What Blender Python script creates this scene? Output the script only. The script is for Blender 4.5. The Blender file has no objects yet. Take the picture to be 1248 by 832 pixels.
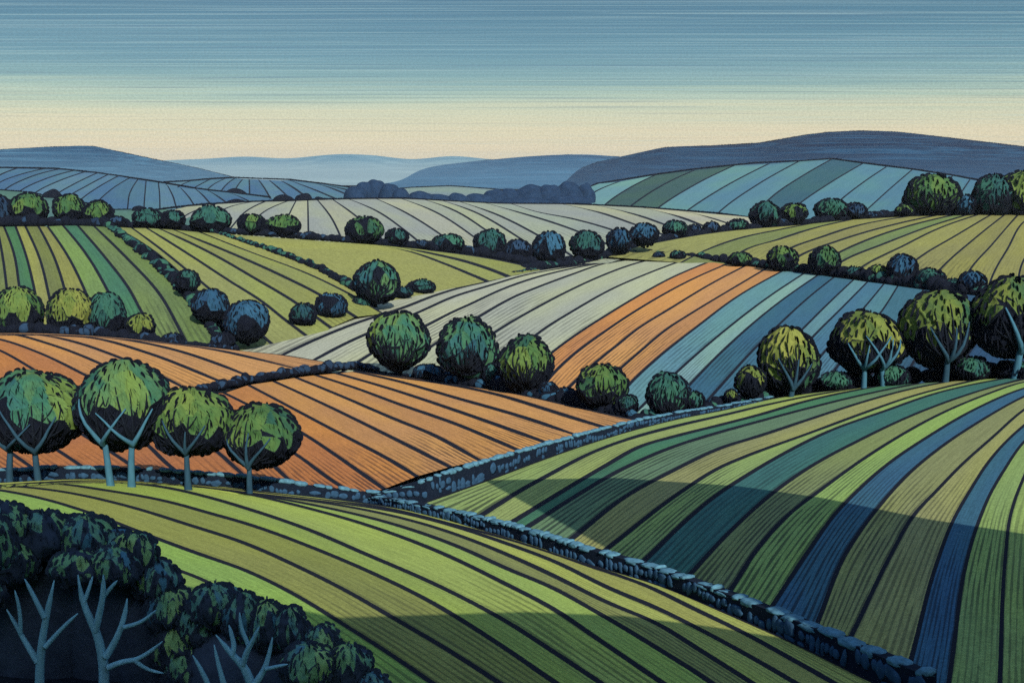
import bpy, math, random
import numpy as np
R = math.radians
scene = bpy.context.scene
COL = scene.collection

# ------------------------------------------------------------------ camera frame
F = 1248 * 38.0 / 36.0            # focal length in photo pixels
TH = R(9.3)                       # camera looks this far below the horizon
H = 32.0                          # eye height above the valley floor
CT, ST = math.cos(TH), math.sin(TH)

def ray(u, v):
    a = (u - 624.0) / F
    b = (416.0 - v) / F
    y = CT + b * ST
    return a / y, 1.0, (-ST + b * CT) / y

def P(u, v, Y):
    d = ray(u, v)
    return np.array([d[0] * Y, Y, H + d[2] * Y])

def lin(c):
    return tuple((x / 255 / 12.92) if x / 255 <= 0.04045 else ((x / 255 + 0.055) / 1.055) ** 2.4 for x in c)

# ------------------------------------------------------------------ depth of each piece of land
class Land:
    """distance of a slope as a smooth function of viewing direction; a plane plus a little curvature"""
    def __init__(self, pts, lam=0.02, cap=1.0):
        p = np.array(pts, float)
        self.c = p[:, :2].mean(0)
        self.s = max(np.abs(p[:, :2] - self.c).max(), 1)
        A = self._m(p[:, 0], p[:, 1])
        k = 1 / p[:, 2]
        self.k = k.mean()
        reg = np.diag([0, 0, 0, lam, lam, lam]) * len(p)
        self.w = np.linalg.solve(A.T @ A + reg + np.eye(6) * 1e-9, A.T @ (k / self.k))
        self.lo, self.hi = p[:, 2].min() * 0.8, p[:, 2].max() * 1.12 * cap
    def _m(self, u, v):
        x = (np.asarray(u, float) - self.c[0]) / self.s
        y = (np.asarray(v, float) - self.c[1]) / self.s
        return np.stack([np.ones_like(x), x, y, x * y, x * x, y * y], -1)
    def Y(self, u, v):
        k = self._m(u, v) @ self.w * self.k
        return np.clip(1 / np.maximum(k, 1e-6), self.lo, self.hi)
    def at(self, u, v, dv=0.0, dy=0.0):
        Y = float(self.Y(u, v)) + dy
        return P(u, v + dv, Y)

L = {}
L['near_left'] = Land([(0,590,70),(154,584,72),(320,598,72),(455,614,76),(620,654,58),(802,712,44),(960,779,35),(1068,832,31),(0,832,24),(527,832,27),(868,832,29.5),(250,700,38)])
L['near_right'] = Land([(526,608,74),(705,655,57.5),(891,714,45),(997,749,40),(1162,800,34),(1219,820,32),(664,558,86),(771,523,100),(880,499,108),(1034,474,112),(1248,460,107),(1248,832,29.5),(1071,617,53),(1400,464,104)])
L['low_orange'] = Land([(503,580,84),(626,546,92),(733,520,102),(772,510,107),(430,602,80),(300,590,82),(100,575,84),(0,575,85),(430,449,150),(557,468,140),(711,497,118),(274,479,130),(100,490,125)])
L['high_orange'] = Land([(435,446,152),(306,460,145),(235,478,135),(100,490,126),(0,500,122),(0,405,165),(168,413,168),(300,428,165),(416,444,155)])
L['silver'] = Land([(290,423,172),(384,437,168),(480,458,158),(560,475,148),(690,490,140),(800,500,130),(900,480,126),(1000,470,126),(1165,460,128),(434,371,215),(590,341,265),(714,321,300),(800,313,310),(864,318,300),(954,330,280),(1100,348,262),(1250,365,250)])
L['left_green'] = Land([(0,405,180),(150,414,180),(269,418,180),(0,276,260),(133,276,262)])
L['left_olive'] = Land([(161,278,264),(243,283,266),(290,425,178),(350,392,195),(436,363,222)])
L['plain_olive'] = Land([(262,283,268),(348,289,272),(460,299,275),(604,315,285),(655,326,292),(436,366,223),(506,355,250),(590,341,270)])
L['high_silver'] = Land([(240,285,330),(400,293,340),(655,326,320),(780,300,335),(900,278,350),(305,247,520),(490,242,560),(700,249,540),(880,262,480),(913,265,470)])
L['right_olive'] = Land([(758,308,318),(835,318,312),(950,326,288),(1100,345,270),(1240,358,262),(818,292,350),(950,277,380),(1100,264,400),(1248,262,400)])
L['right_blue'] = Land([(700,250,700),(803,255,680),(913,267,650),(1150,268,650),(728,224,900),(846,208,1050),(1013,194,1200),(1193,220,1000)])
L['left_blue'] = Land([(0,240,600),(139,262,560),(275,248,600),(0,205,1000),(144,215,950),(253,232,850),(300,238,800)])
L['mid_blue'] = Land([(252,236,900),(330,241,900),(420,241,900),(231,221,1200),(303,219,1300),(394,224,1250)])
L['teal_strip'] = Land([(0,232,540),(67,242,510),(139,256,450),(200,256,450),(0,275,350),(200,275,350)])
L['pale_strip'] = Land([(500,229,1400),(548,227,1400),(603,231,1400),(500,243,1000),(603,245,1000)])

SUN_AZ, SUN_EL = R(20), R(36)      # from behind the viewer, a little to the right
SUN = np.array([math.sin(SUN_AZ) * math.cos(SUN_EL), -math.cos(SUN_AZ) * math.cos(SUN_EL), math.sin(SUN_EL)])
# how bright an albedo of 1 shows on level sunlit ground (per channel): turns photographed colours into albedo
KLIT = np.array([1.02, 0.98, 1.02])

def alb(c, k=1.0):
    a = np.array(lin(c)) / KLIT * k
    return tuple(np.clip(a, 0.004, 0.85))

# ------------------------------------------------------------------ object helpers
def tag(o, label=None, cat=None, group=None, kind=None):
    if label: o['label'] = label
    if cat: o['category'] = cat
    if group: o['group'] = group
    if kind: o['kind'] = kind
    return o

def empty(name, loc):
    o = bpy.data.objects.new(name, None)
    COL.objects.link(o)
    o.location = tuple(loc); o.empty_display_size = 0.5
    return o

def mesh_obj(name, V, Fc, mats, parent=None, mi=None, attrs=None, smooth=True):
    """V in world metres, or relative to the parent when one is given"""
    me = bpy.data.meshes.new(name)
    me.from_pydata([tuple(map(float, p)) for p in V], [], [tuple(int(i) for i in f) for f in Fc])
    for m in (mats if isinstance(mats, (list, tuple)) else [mats]):
        me.materials.append(m)
    if mi is not None:
        me.polygons.foreach_set('material_index', np.array(mi, dtype=np.int32))
    me.polygons.foreach_set('use_smooth', np.full(len(me.polygons), bool(smooth)))
    for nm, (dom, typ, data) in (attrs or {}).items():
        a = me.attributes.new(nm, typ, dom)
        a.data.foreach_set('color' if typ == 'FLOAT_COLOR' else 'value', np.asarray(data, np.float32).ravel())
    me.update()
    o = bpy.data.objects.new(name, me)
    COL.objects.link(o)
    if parent is not None:
        o.parent = parent
    return o

# ------------------------------------------------------------------ materials
def new_mat(name):
    m = bpy.data.materials.new(name); m.use_nodes = True
    nt = m.node_tree; nt.nodes.clear()
    out = nt.nodes.new('ShaderNodeOutputMaterial')
    b = nt.nodes.new('ShaderNodeBsdfPrincipled')
    b.inputs['Roughness'].default_value = 0.95
    b.inputs['Specular IOR Level'].default_value = 0.08
    nt.links.new(b.outputs[0], out.inputs[0])
    return m, nt, b

class G:
    def __init__(self, nt): self.nt = nt
    def _in(self, sock, v):
        if v is None: return
        if hasattr(v, 'bl_rna') and hasattr(v, 'links'): self.nt.links.new(v, sock)
        else:
            if isinstance(v, tuple) and len(v) == 3 and sock.type == 'RGBA': v = v + (1.0,)
            sock.default_value = v
    def math(self, op, a, b=None, c=None, clamp=False):
        n = self.nt.nodes.new('ShaderNodeMath'); n.operation = op; n.use_clamp = clamp
        for i, v in enumerate((a, b, c)): self._in(n.inputs[i], v)
        return n.outputs[0]
    def mix(self, f, a, b, op='MIX'):
        n = self.nt.nodes.new('ShaderNodeMix'); n.data_type = 'RGBA'; n.blend_type = op
        self._in(n.inputs['Factor'], f)
        self._in(n.inputs[6], a); self._in(n.inputs[7], b)
        return n.outputs[2]
    def attr(self, name, out='Fac'):
        n = self.nt.nodes.new('ShaderNodeAttribute'); n.attribute_name = name
        return n.outputs[out]
    def comb(self, x, y, z=0.0):
        n = self.nt.nodes.new('ShaderNodeCombineXYZ')
        for i, v in enumerate((x, y, z)): self._in(n.inputs[i], v)
        return n.outputs[0]
    def noise(self, vec, scale=1.0, detail=2.0, rough=0.5, out=0):
        n = self.nt.nodes.new('ShaderNodeTexNoise'); n.noise_dimensions = '3D'
        self._in(n.inputs['Vector'], vec); self._in(n.inputs['Scale'], scale)
        self._in(n.inputs['Detail'], detail); self._in(n.inputs['Roughness'], rough)
        return n.outputs[out]
    def rng(self, v, a, b, c=0.0, d=1.0, smooth=True):
        n = self.nt.nodes.new('ShaderNodeMapRange'); n.interpolation_type = 'SMOOTHSTEP' if smooth else 'LINEAR'
        for i, x in enumerate((v, a, b, c, d)): self._in(n.inputs[i], x)
        return n.outputs[0]
    def obj(self):
        return self.nt.nodes.new('ShaderNodeNewGeometry').outputs['Position']
    def mapv(self, vec, s):
        n = self.nt.nodes.new('ShaderNodeVectorMath'); n.operation = 'MULTIPLY'
        self._in(n.inputs[0], vec); n.inputs[1].default_value = s
        return n.outputs[0]
    def bump(self, h, strength, dist, bsdf):
        n = self.nt.nodes.new('ShaderNodeBump'); n.inputs['Strength'].default_value = strength
        n.inputs['Distance'].default_value = dist
        self._in(n.inputs['Height'], h)
        self.nt.links.new(n.outputs[0], bsdf.inputs['Normal'])

SOIL = alb((31, 36, 52), 0.62)          # the dark damp furrows between the strips
def field_mat(name, rows=9.0, h_far=0.0, h_near=0.6, h_start=0.45, streak=0.16, grain=0.17, gscale=3.0, rowcol=None, aspect=6.0):
    """striped crop: strip colour x streaks along the rows, thin bare rows between plants, wide dark furrows between strips"""
    m, nt, b = new_mat(name); g = G(nt)
    col = g.attr('strip_colour', 'Color'); fu = g.attr('across'); t = g.attr('along'); ld = g.attr('furrow')
    wob = g.noise(g.comb(g.math('MULTIPLY', fu, 1.3), g.math('MULTIPLY', t, 5.0), 3.0), 1.0, 2.0)
    # streaks that run with the crop rows
    s1 = g.noise(g.comb(g.math('MULTIPLY', fu, rows * 2.2), g.math('MULTIPLY', t, aspect * 1.5), 0.0), 1.0, 3.0, 0.65)
    s2 = g.noise(g.comb(g.math('MULTIPLY', fu, rows * 6.0), g.math('MULTIPLY', t, aspect * 6.0), 7.0), 1.0, 2.0, 0.6)
    f1 = g.rng(s1, 0.3, 0.7, 1 - streak, 1 + streak, False)
    f2 = g.rng(s2, 0.3, 0.7, 1 - streak * 0.55, 1 + streak * 0.55, False)
    pos = g.obj()
    gr = g.noise(pos, gscale * 1.3, 4.0, 1.0)
    f3 = g.rng(gr, 0.36, 0.64, 1 - grain * 1.7, 1 + grain * 1.7, False)
    big = g.noise(g.comb(g.math('MULTIPLY', fu, 0.45), g.math('MULTIPLY', t, 2.6), 11.0), 1.0, 2.0)
    f4 = g.rng(big, 0.35, 0.65, 0.93, 1.06)
    fac = g.math('MULTIPLY', g.math('MULTIPLY', f1, f2), g.math('MULTIPLY', f3, f4))
    c = g.mix(1.0, col, g.comb(fac, fac, g.math('MULTIPLY', fac, g.rng(big, 0.35, 0.65, 1.12, 0.9))), 'MULTIPLY')
    # thin gaps between the plant rows, drawn heavier at near ends as painted shade
    ph = g.math('FRACT', g.math('ADD', g.math('MULTIPLY', fu, rows), g.math('MULTIPLY', wob, 0.35)))
    tri = g.math('ABSOLUTE', g.math('SUBTRACT', ph, 0.5))
    gap = g.noise(g.comb(g.math('FLOOR', g.math('MULTIPLY', fu, rows)), g.math('MULTIPLY', t, 7.0), 5.0), 1.0, 2.0)
    patch = g.noise(g.comb(g.math('MULTIPLY', g.math('FLOOR', fu), 3.7), g.math('MULTIPLY', t, 2.0), 9.0), 1.0, 1.0)
    dens = g.math('MULTIPLY', g.rng(t, h_start - 0.22, h_start + 0.25, h_far, h_near), g.rng(patch, 0.32, 0.6, 0.45, 1.15))
    wid = g.math('MULTIPLY', g.rng(gap, 0.3, 0.66, 0.02, 0.27), g.rng(dens, 0.0, 0.6, 0.2, 1.2))
    row = g.math('MULTIPLY', g.rng(tri, g.math('SUBTRACT', wid, 0.09), g.math('ADD', wid, 0.05), 1.0, 0.0), g.math('MINIMUM', dens, 0.95))
    c = g.mix(row, c, rowcol if rowcol else g.mix(0.72, c, SOIL + (1.0,)))
    # furrows
    e = g.noise(pos, gscale * 1.6, 3.0, 0.7)
    line = g.rng(g.math('ADD', ld, g.math('MULTIPLY', g.math('SUBTRACT', e, 0.5), 0.55)), 0.82, 1.12, 1.0, 0.0)
    c = g.mix(line, c, SOIL + (1.0,))
    nt.links.new(c, b.inputs['Base Color'])
    g.bump(g.math('SUBTRACT', g.math('MULTIPLY', gr, 0.5), line), 0.35, 0.12, b)
    return m

def plain_mat(name, c, var=0.18, scale=2.0, streak=None, c2=None):
    m, nt, b = new_mat(name); g = G(nt)
    pos = g.obj()
    n = g.noise(g.mapv(pos, streak) if streak else pos, scale, 5.0, 0.7)
    f = g.rng(n, 0.3, 0.7, 0.0, 1.0)
    c2 = c2 or tuple(x * (1 + var * 2) for x in c)
    nt.links.new(g.mix(f, tuple(x * (1 - var) for x in c) + (1.0,), tuple(min(x, 0.9) for x in c2) + (1.0,)), b.inputs['Base Color'])
    g.bump(n, 0.3, 0.05, b)
    return m

INK = alb((28, 36, 56), 0.36)
def leaf_mat(name, c_hi, c_mid, c_lo, fine=1.0, ink=None):
    """foliage gathered in pads: every pad has its own tone, thin gaps run up it between the twigs, dark hollows part it from its neighbours"""
    m, nt, b = new_mat(name); g = G(nt)
    tone = g.attr('tone'); hollow = g.attr('hollow'); fx = g.attr('fan_x'); fy = g.attr('fan_y')
    n = g.noise(g.comb(g.math('MULTIPLY', fx, 3.0), g.math('MULTIPLY', fy, 2.0), 1.0), 1.0, 2.0)
    t = g.math('ADD', tone, g.math('MULTIPLY', g.math('SUBTRACT', n, 0.5), 0.5), clamp=True)
    r = nt.nodes.new('ShaderNodeValToRGB')
    r.color_ramp.elements[0].color = c_lo + (1,); r.color_ramp.elements[0].position = 0.08
    r.color_ramp.elements[1].color = c_hi + (1,); r.color_ramp.elements[1].position = 0.92
    e = r.color_ramp.elements.new(0.48); e.color = c_mid + (1,)
    nt.links.new(t, r.inputs[0])
    s1 = g.noise(g.comb(g.math('MULTIPLY', fx, 26.0 * fine), g.math('MULTIPLY', fy, 3.2), 4.0), 1.0, 3.0, 0.7)
    s2 = g.noise(g.comb(g.math('MULTIPLY', fx, 60.0 * fine), g.math('MULTIPLY', fy, 14.0), 8.0), 1.0, 2.0, 0.7)
    f = g.math('MULTIPLY', g.rng(s1, 0.3, 0.7, 0.80, 1.20, False), g.rng(s2, 0.32, 0.68, 0.82, 1.18, False))
    col = g.mix(1.0, r.outputs[0], g.comb(f, f, f), 'MULTIPLY')
    thin = g.rng(s1, 0.40, 0.33, 0.0, 0.75)                     # slits between twigs
    wob = g.math('MULTIPLY', g.math('SUBTRACT', s1, 0.5), 0.5)
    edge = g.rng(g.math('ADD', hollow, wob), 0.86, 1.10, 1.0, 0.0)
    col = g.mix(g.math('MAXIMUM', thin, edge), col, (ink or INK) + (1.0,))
    nt.links.new(col, b.inputs['Base Color'])
    return m

M = {}
M['dark_leaf'] = plain_mat('dark leaf', INK, 0.15, 3.0)
M['dark_bark'] = plain_mat('dark bark', alb((30, 38, 54), 0.4), 0.2, 6.0)
M['blue_bark'] = plain_mat('blue grey bark', alb((56, 92, 120), 0.46), 0.12, 5.0, (1, 1, 0.25))
M['pale_bark'] = plain_mat('pale blue bark', alb((76, 128, 160), 0.52), 0.10, 5.0, (1, 1, 0.25))
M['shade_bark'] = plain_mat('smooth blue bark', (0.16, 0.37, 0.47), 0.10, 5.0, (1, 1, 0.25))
M["navy_core"] = plain_mat("far wood", (0.011, 0.027, 0.062), 0.15, 0.3)
def lm(n, a, b_, c, **k): M[n] = leaf_mat(n + ' leaves', a, b_, c, **k)
lm('olive', alb((148, 156, 84), .52), alb((116, 138, 74), .46), alb((52, 96, 78), .55))
lm('green', alb((122, 148, 80), .50), alb((82, 124, 78), .46), alb((40, 86, 84), .55))
lm('mixed', alb((116, 146, 80), .52), alb((62, 116, 98), .55), alb((44, 90, 124), .55))
lm('teal', alb((66, 118, 100), .55), alb((50, 98, 98), .55), alb((40, 76, 96), .55))
lm('blue', alb((62, 110, 146), .55), alb((48, 90, 126), .55), alb((40, 70, 108), .55))
lm('navy', alb((56, 86, 124), .50), alb((46, 72, 106), .50), alb((38, 56, 86), .50))
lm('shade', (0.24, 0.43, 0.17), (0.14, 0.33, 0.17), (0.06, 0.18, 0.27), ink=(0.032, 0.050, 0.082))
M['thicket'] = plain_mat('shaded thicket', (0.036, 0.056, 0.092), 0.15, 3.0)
M['mortar'] = plain_mat('dark wall core', alb((30, 44, 68), .4), 0.15, 5.0)
M['stone'] = plain_mat('blue grey wall stone', alb((56, 92, 130), 0.5), 0.18, 4.0)
M['cope'] = plain_mat('pale blue coping stone', alb((104, 158, 190), 0.45), 0.22, 4.0)
M['earth'] = plain_mat('valley earth', alb((30, 40, 54), .5), 0.2, 0.1)
M['pasture'] = plain_mat('shade hill pasture', alb((110, 130, 70)), 0.2, 0.2)

# ------------------------------------------------------------------ fields
def chord(p):
    d = np.hypot(*np.diff(p, axis=0).T)
    return np.concatenate([[0], np.cumsum(d)])

def smooth_curve(pts, n, ext=0.0):
    p = np.array(pts, float)
    if ext:
        d = p[-1] - p[-2]; p = np.vstack([p, p[-1] + d / np.hypot(*d) * ext])
    if len(p) == 2: p = np.vstack([p[0], p.mean(0), p[1]])
    s = chord(p); k = len(p)
    # centripetal-like cubic Hermite through the points
    m = np.zeros_like(p)
    m[1:-1] = ((p[2:] - p[1:-1]) / (s[2:] - s[1:-1])[:, None] * (s[1:-1] - s[:-2])[:, None] + (p[1:-1] - p[:-2]) / (s[1:-1] - s[:-2])[:, None] * (s[2:] - s[1:-1])[:, None]) / (s[2:] - s[:-2])[:, None]
    m[0] = 1.5 * (p[1] - p[0]) / (s[1] - s[0]) - 0.5 * m[1]; m[-1] = 1.5 * (p[-1] - p[-2]) / (s[-1] - s[-2]) - 0.5 * m[-2]
    q = []
    for i in range(k - 1):
        h = s[i + 1] - s[i]
        for x in np.linspace(0, 1, 14)[:-1]:
            q.append((2*x**3-3*x**2+1)*p[i] + (x**3-2*x**2+x)*h*m[i] + (-2*x**3+3*x**2)*p[i+1] + (x**3-x**2)*h*m[i+1])
    q.append(p[-1]); q = np.array(q)
    s = chord(q); t = np.linspace(0, s[-1], n)
    return np.stack([np.interp(t, s, q[:, 0]), np.interp(t, s, q[:, 1])], 1)

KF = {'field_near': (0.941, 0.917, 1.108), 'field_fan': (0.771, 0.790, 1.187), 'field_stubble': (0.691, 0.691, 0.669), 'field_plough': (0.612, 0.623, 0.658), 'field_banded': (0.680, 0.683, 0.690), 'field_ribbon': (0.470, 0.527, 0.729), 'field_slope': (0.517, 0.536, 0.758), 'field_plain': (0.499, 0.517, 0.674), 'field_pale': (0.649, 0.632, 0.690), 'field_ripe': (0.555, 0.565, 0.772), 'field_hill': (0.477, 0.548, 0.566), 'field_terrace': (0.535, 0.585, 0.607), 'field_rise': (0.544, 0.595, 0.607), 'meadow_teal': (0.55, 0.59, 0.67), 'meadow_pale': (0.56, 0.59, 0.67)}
def field(name, land, curves, cols, mat, lw=(1.2, 2.4), ext=0.0, back=None, n=36, sub=4, skip=()):
    """curves: furrows traced from the far end to the near end; cols: photographed colour of the strip after each furrow"""
    C = [smooth_curve(c, n, ext) for c in curves]
    cols_uv, fu, ld = [], [], []
    tt = np.linspace(0, 1, n)
    lwt = lw[0] + (lw[1] - lw[0]) * tt ** 1.2
    for i in range(len(C) - 1):
        A, B = C[i], C[i + 1]
        W = np.array([np.hypot(*(B - a).T).min() for a in A])
        W = np.minimum(W, np.hypot(*(B - A).T))
        W = np.convolve(np.pad(W, 2, mode='edge'), np.ones(5) / 5, 'valid')
        for k in range(sub):
            f = k / sub
            cols_uv.append(A * (1 - f) + B * f); fu.append(np.full(n, i + f)); ld.append(min(f, 1 - f) * W / lwt)
    cols_uv.append(C[-1]); fu.append(np.full(n, len(C) - 1.0)); ld.append(np.zeros(n))
    nc = len(cols_uv)
    V, FU, T, LD = [], [], [], []
    nb = 0
    for c, f, l in zip(cols_uv, fu, ld):
        Y = L[land].Y(c[:, 0], c[:, 1])
        pts = [P(u, v, y) for (u, v), y in zip(c, Y)]
        pre = []
        if back:
            p0 = pts[0]; d = np.array([p0[0], p0[1], 0]); d /= np.hypot(*d[:2])
            for ext_d, drop in back[::-1]:
                pre.append(p0 + d * ext_d - np.array([0, 0, drop]))
        nb = len(pre)
        V += pre + pts
        FU += list(np.full(nb, f[0])) + list(f); T += list(-0.05 * np.arange(nb, 0, -1)) + list(tt); LD += list(np.full(nb, l[0])) + list(l)
    m = n + nb
    Fc, CC = [], []
    for i in range(nc - 1):
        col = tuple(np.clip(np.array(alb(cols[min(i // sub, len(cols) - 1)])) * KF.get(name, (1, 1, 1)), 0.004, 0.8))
        for j in range(m - 1):
            Fc.append((i * m + j, i * m + j + 1, (i + 1) * m + j + 1, (i + 1) * m + j))
            CC.append(col + (1.0,))
    CC = np.repeat(np.array(CC), 4, axis=0)
    o = mesh_obj(name, V, Fc, mat, attrs={'across': ('POINT', 'FLOAT', FU), 'along': ('POINT', 'FLOAT', T), 'furrow': ('POINT', 'FLOAT', LD), 'strip_colour': ('CORNER', 'FLOAT_COLOR', CC)})
    # make all faces look up
    me = o.data
    if sum(p.normal.z for p in me.polygons) < 0: me.flip_normals()
    return o

# ------------------------------------------------------------------ the fields
LIME, YLIME, OLIVE, YOLIVE, DGREEN, TGREEN = (144,168,80), (158,168,82), (130,138,76), (154,154,84), (80,128,88), (84,140,98)
BLUE, SKYB, PALET, MIDB = (62,112,146), (102,148,160), (130,166,162), (66,104,138)
ORG, ORG2, ORG_SHADE = (202,150,98), (194,142,92), (180,116,76)
SIL, SIL2, SIL3 = (172,178,160), (182,186,164), (160,170,156)

FD = []
def S(o, **k):
    tag(o, kind='structure', **k); FD.append(o); return o

m1 = field_mat('foreground crop', rows=7, h_far=0.05, h_near=0.62, h_start=0.62, streak=0.15, gscale=5.0, aspect=8)
D0 = [(0,588),(64,584),(113,583),(231,588),(320,598),(391,606),(488,619),(620,654),(715,686),(802,712),(888,747),(960,779),(1068,832),(1130,865)]
near_left = [
 [(-60,591)] + D0[:-1] + [(1130,862)],
 [(0,590),(113,585),(231,590),(320,600),(391,608),(488,622),(560,641),(640,662),(715,688),(788,713),(839,738),(917,776),(960,800),(1040,845)],
 [(0,591),(113,586),(231,591),(320,601.5),(391,610),(500,627),(563,644),(620,663),(672,682),(744,717),(802,741),(848,764),(960,826),(1000,850)],
 [(0,592),(113,587),(231,592),(320,603),(391,611.5),(451,622),(530,642),(620,676),(672,699.5),(744,735.6),(796,757),(860,796),(917,832),(945,850)],
 [(0,593),(113,588.5),(231,593),(318,604),(391,617),(482,639),(557,665),(620,693.5),(672,715),(730,747),(802,790),(868,832),(890,848)],
 [(0,594),(100,589),(170,588),(238,592),(300,601),(361,615),(451,640.5),(542,675),(620,713),(672,740),(730,779),(808,832),(835,850)],
 [(0,595),(90,589),(154,588),(192,592),(256,606),(300,619),(376,645),(451,677),(527,710),(620,758.6),(672,792),(733,832),(762,851)],
 [(-30,592),(20,589),(64,588.5),(128,597),(205,611),(256,625),(300,637.5),(376,665),(451,696.6),(527,734),(603,781),(678,832),(708,852)],
 [(-60,592),(13,592),(77,599),(154,616),(231,639.5),(300,662),(361,689),(421,719),(482,754),(542,789),(609,832),(640,852)],
 [(-80,592),(0,597),(51,607),(108,624),(179,651),(244,675),(300,695),(361,725),(421,762),(482,801),(527,832),(556,852)],
 [(-90,606),(0,625),(80,650),(170,680),(240,703),(330,755),(420,832),(445,854)],
 [(-100,636),(0,668),(100,720),(200,780),(280,850)],
 [(-120,690),(0,740),(80,790),(160,860)],
 [(-160,770),(-60,800),(40,870)],
]
S(field('field_near', 'near_left', near_left, [YLIME,(150,154,76),YLIME,OLIVE,LIME,(150,168,80),(140,160,74),(128,136,68),(136,142,70),(132,164,76),(128,158,74),(36,48,52),(30,40,48)], m1, lw=(1.5,3.4), ext=40, n=64))

m2 = field_mat('striped crop', rows=8, h_far=0.08, h_near=0.95, h_start=0.52, streak=0.16, gscale=4.0, aspect=7)
near_right = [
 [(1034,474),(978,479.5),(931,487),(880,499),(823,510),(771,523),(722,538),(664,558),(586,587),(526,608)],
 [(1040,473.4),(978,484),(922,496),(880,506),(823,519),(771,533),(722,551),(664,581),(635,597),(592,624)],
 [(1075,469.5),(1034,477),(984,488),(922,506),(880,517),(820,532),(780,543.5),(736,568),(681,601),(627,634)],
 [(1118,467),(1047,482),(984,497.5),(922,514),(880,525.5),(808,549),(751,575),(707,601),(647,639)],
 [(1155,465),(1109,474),(1047,491),(984,511.5),(922,532),(880,545),(823,572),(759,607),(702,652)],
 [(1190,462.4),(1109,483.5),(1047,505),(984,528.6),(907,556.6),(880,568),(823,604),(748,662)],
 [(1224,461),(1140,479),(1078,500.6),(1009,525.5),(953,553.5),(913,577),(868,607),(845,626),(789,679)],
 [(1248,461),(1171,483.5),(1109,507),(1047,536.4),(984,570.6),(950,594),(929,611),(888,649),(845,695)],
 [(1290,460),(1248,465),(1202,480.4),(1140,507),(1090,534.8),(1046.6,562.8),(993,602),(969,620),(922,670),(894,713)],
 [(1312,461),(1248,473),(1189,498),(1130.5,532),(1077.7,568.5),(1032.6,610),(1023,620),(984,673),(947,729)],
 [(1335,461),(1290,466),(1248,483),(1196,512),(1146,545),(1102,582),(1071,617),(1028,679),(1000,749)],
 [(1352,462),(1300,470),(1248,499),(1208,534),(1171,567),(1140,599),(1117,623),(1084,679),(1046,757)],
 [(1370,463),(1320,475),(1248,518),(1227,537),(1205,562),(1183,596),(1163,631),(1140,691),(1115,785)],
 [(1390,464),(1340,480),(1290,508),(1248,538),(1224,572),(1205,605),(1193,634),(1177,688),(1161,798)],
 [(1415,465),(1370,485),(1310,520),(1262,555),(1244,590),(1232,625),(1225,682),(1219,819)],
 [(1450,466),(1410,490),(1350,540),(1310,580),(1290,640),(1284,720),(1284,850)],
 [(1490,468),(1450,500),(1400,560),(1370,640),(1360,740),(1360,870)],
 [(1560,469),(1525,505),(1490,565),(1465,645),(1455,745),(1455,875)],
 [(1640,470),(1610,508),(1580,570),(1560,650),(1552,750),(1552,880)],
 [(1740,471),(1712,510),(1685,574),(1668,655),(1662,755),(1662,885)],
 [(1860,472),(1835,512),(1812,578),(1798,660),(1795,760),(1795,890)],
]
S(field('field_fan', 'near_right', near_right, [(150,170,84),(158,172,84),(76,126,82),(104,132,84),(154,154,84),(146,168,84),(66,114,90),(130,142,78),(146,174,80),(62,104,108),(142,146,80),(154,154,84),(60,102,108),(140,164,82),(146,168,82),(140,160,80),(134,142,78),(144,166,82),(128,138,78),(140,160,80)], m2, lw=(1.2,3.3), ext=44, back=[(5,1.4),(14,5),(26,12)], n=60))

m3 = field_mat('orange stubble', rows=7, h_far=0.10, h_near=0.85, h_start=0.72, streak=0.13, gscale=3.0, rowcol=None, aspect=8)
low_orange = [
 [(430,449),(480,457),(557,468),(634,480),(711,497),(772,510),(795,514)],
 [(432,451),(490,460),(520,464),(608,481),(659.5,496.7),(732.6,520),(760,529)],
 [(433,452.5),(480,463),(557,485),(634,507),(698,528)],
 [(411,455),(480,475),(557,500.5),(608,518.5),(662,538)],
 [(385,457),(440,475),(480,490),(557,517),(626,546)],
 [(361,460),(416,482.5),(480,510),(531,531),(580,558)],
 [(334,464.5),(392,491),(480,534),(543,566)],
 [(303,469),(356,497),(416,529),(480,563),(503,577)],
 [(274,479),(320,502),(366,526),(416,559),(463,592)],
 [(230,480),(300,517),(366,557),(404,585),(430,602)],
 [(190,480),(260,522),(331,565),(347,580),(370,598)],
 [(150,480),(210,517),(267,552),(287,570),(310,590)],
 [(100,488),(140,515),(179,541),(203,564),(230,585)],
 [(40,492),(110,535),(150,560),(180,582)],
 [(-20,500),(40,530),(94,564),(120,582)],
 [(-80,500),(-20,530),(20,556),(50,577)],
 [(-140,500),(-80,530),(-40,556),(-10,577)],
 [(-200,500),(-140,530),(-100,556),(-70,577)],
]
S(field('field_stubble', 'low_orange', low_orange, [ORG,(210,156,98),ORG,(208,152,94),ORG2,ORG,ORG2,(196,134,80),(190,124,76),ORG_SHADE], m3, lw=(1.5,2.7), ext=6, n=40))  # last, darker strips carry the trees' shade in their colour

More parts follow.
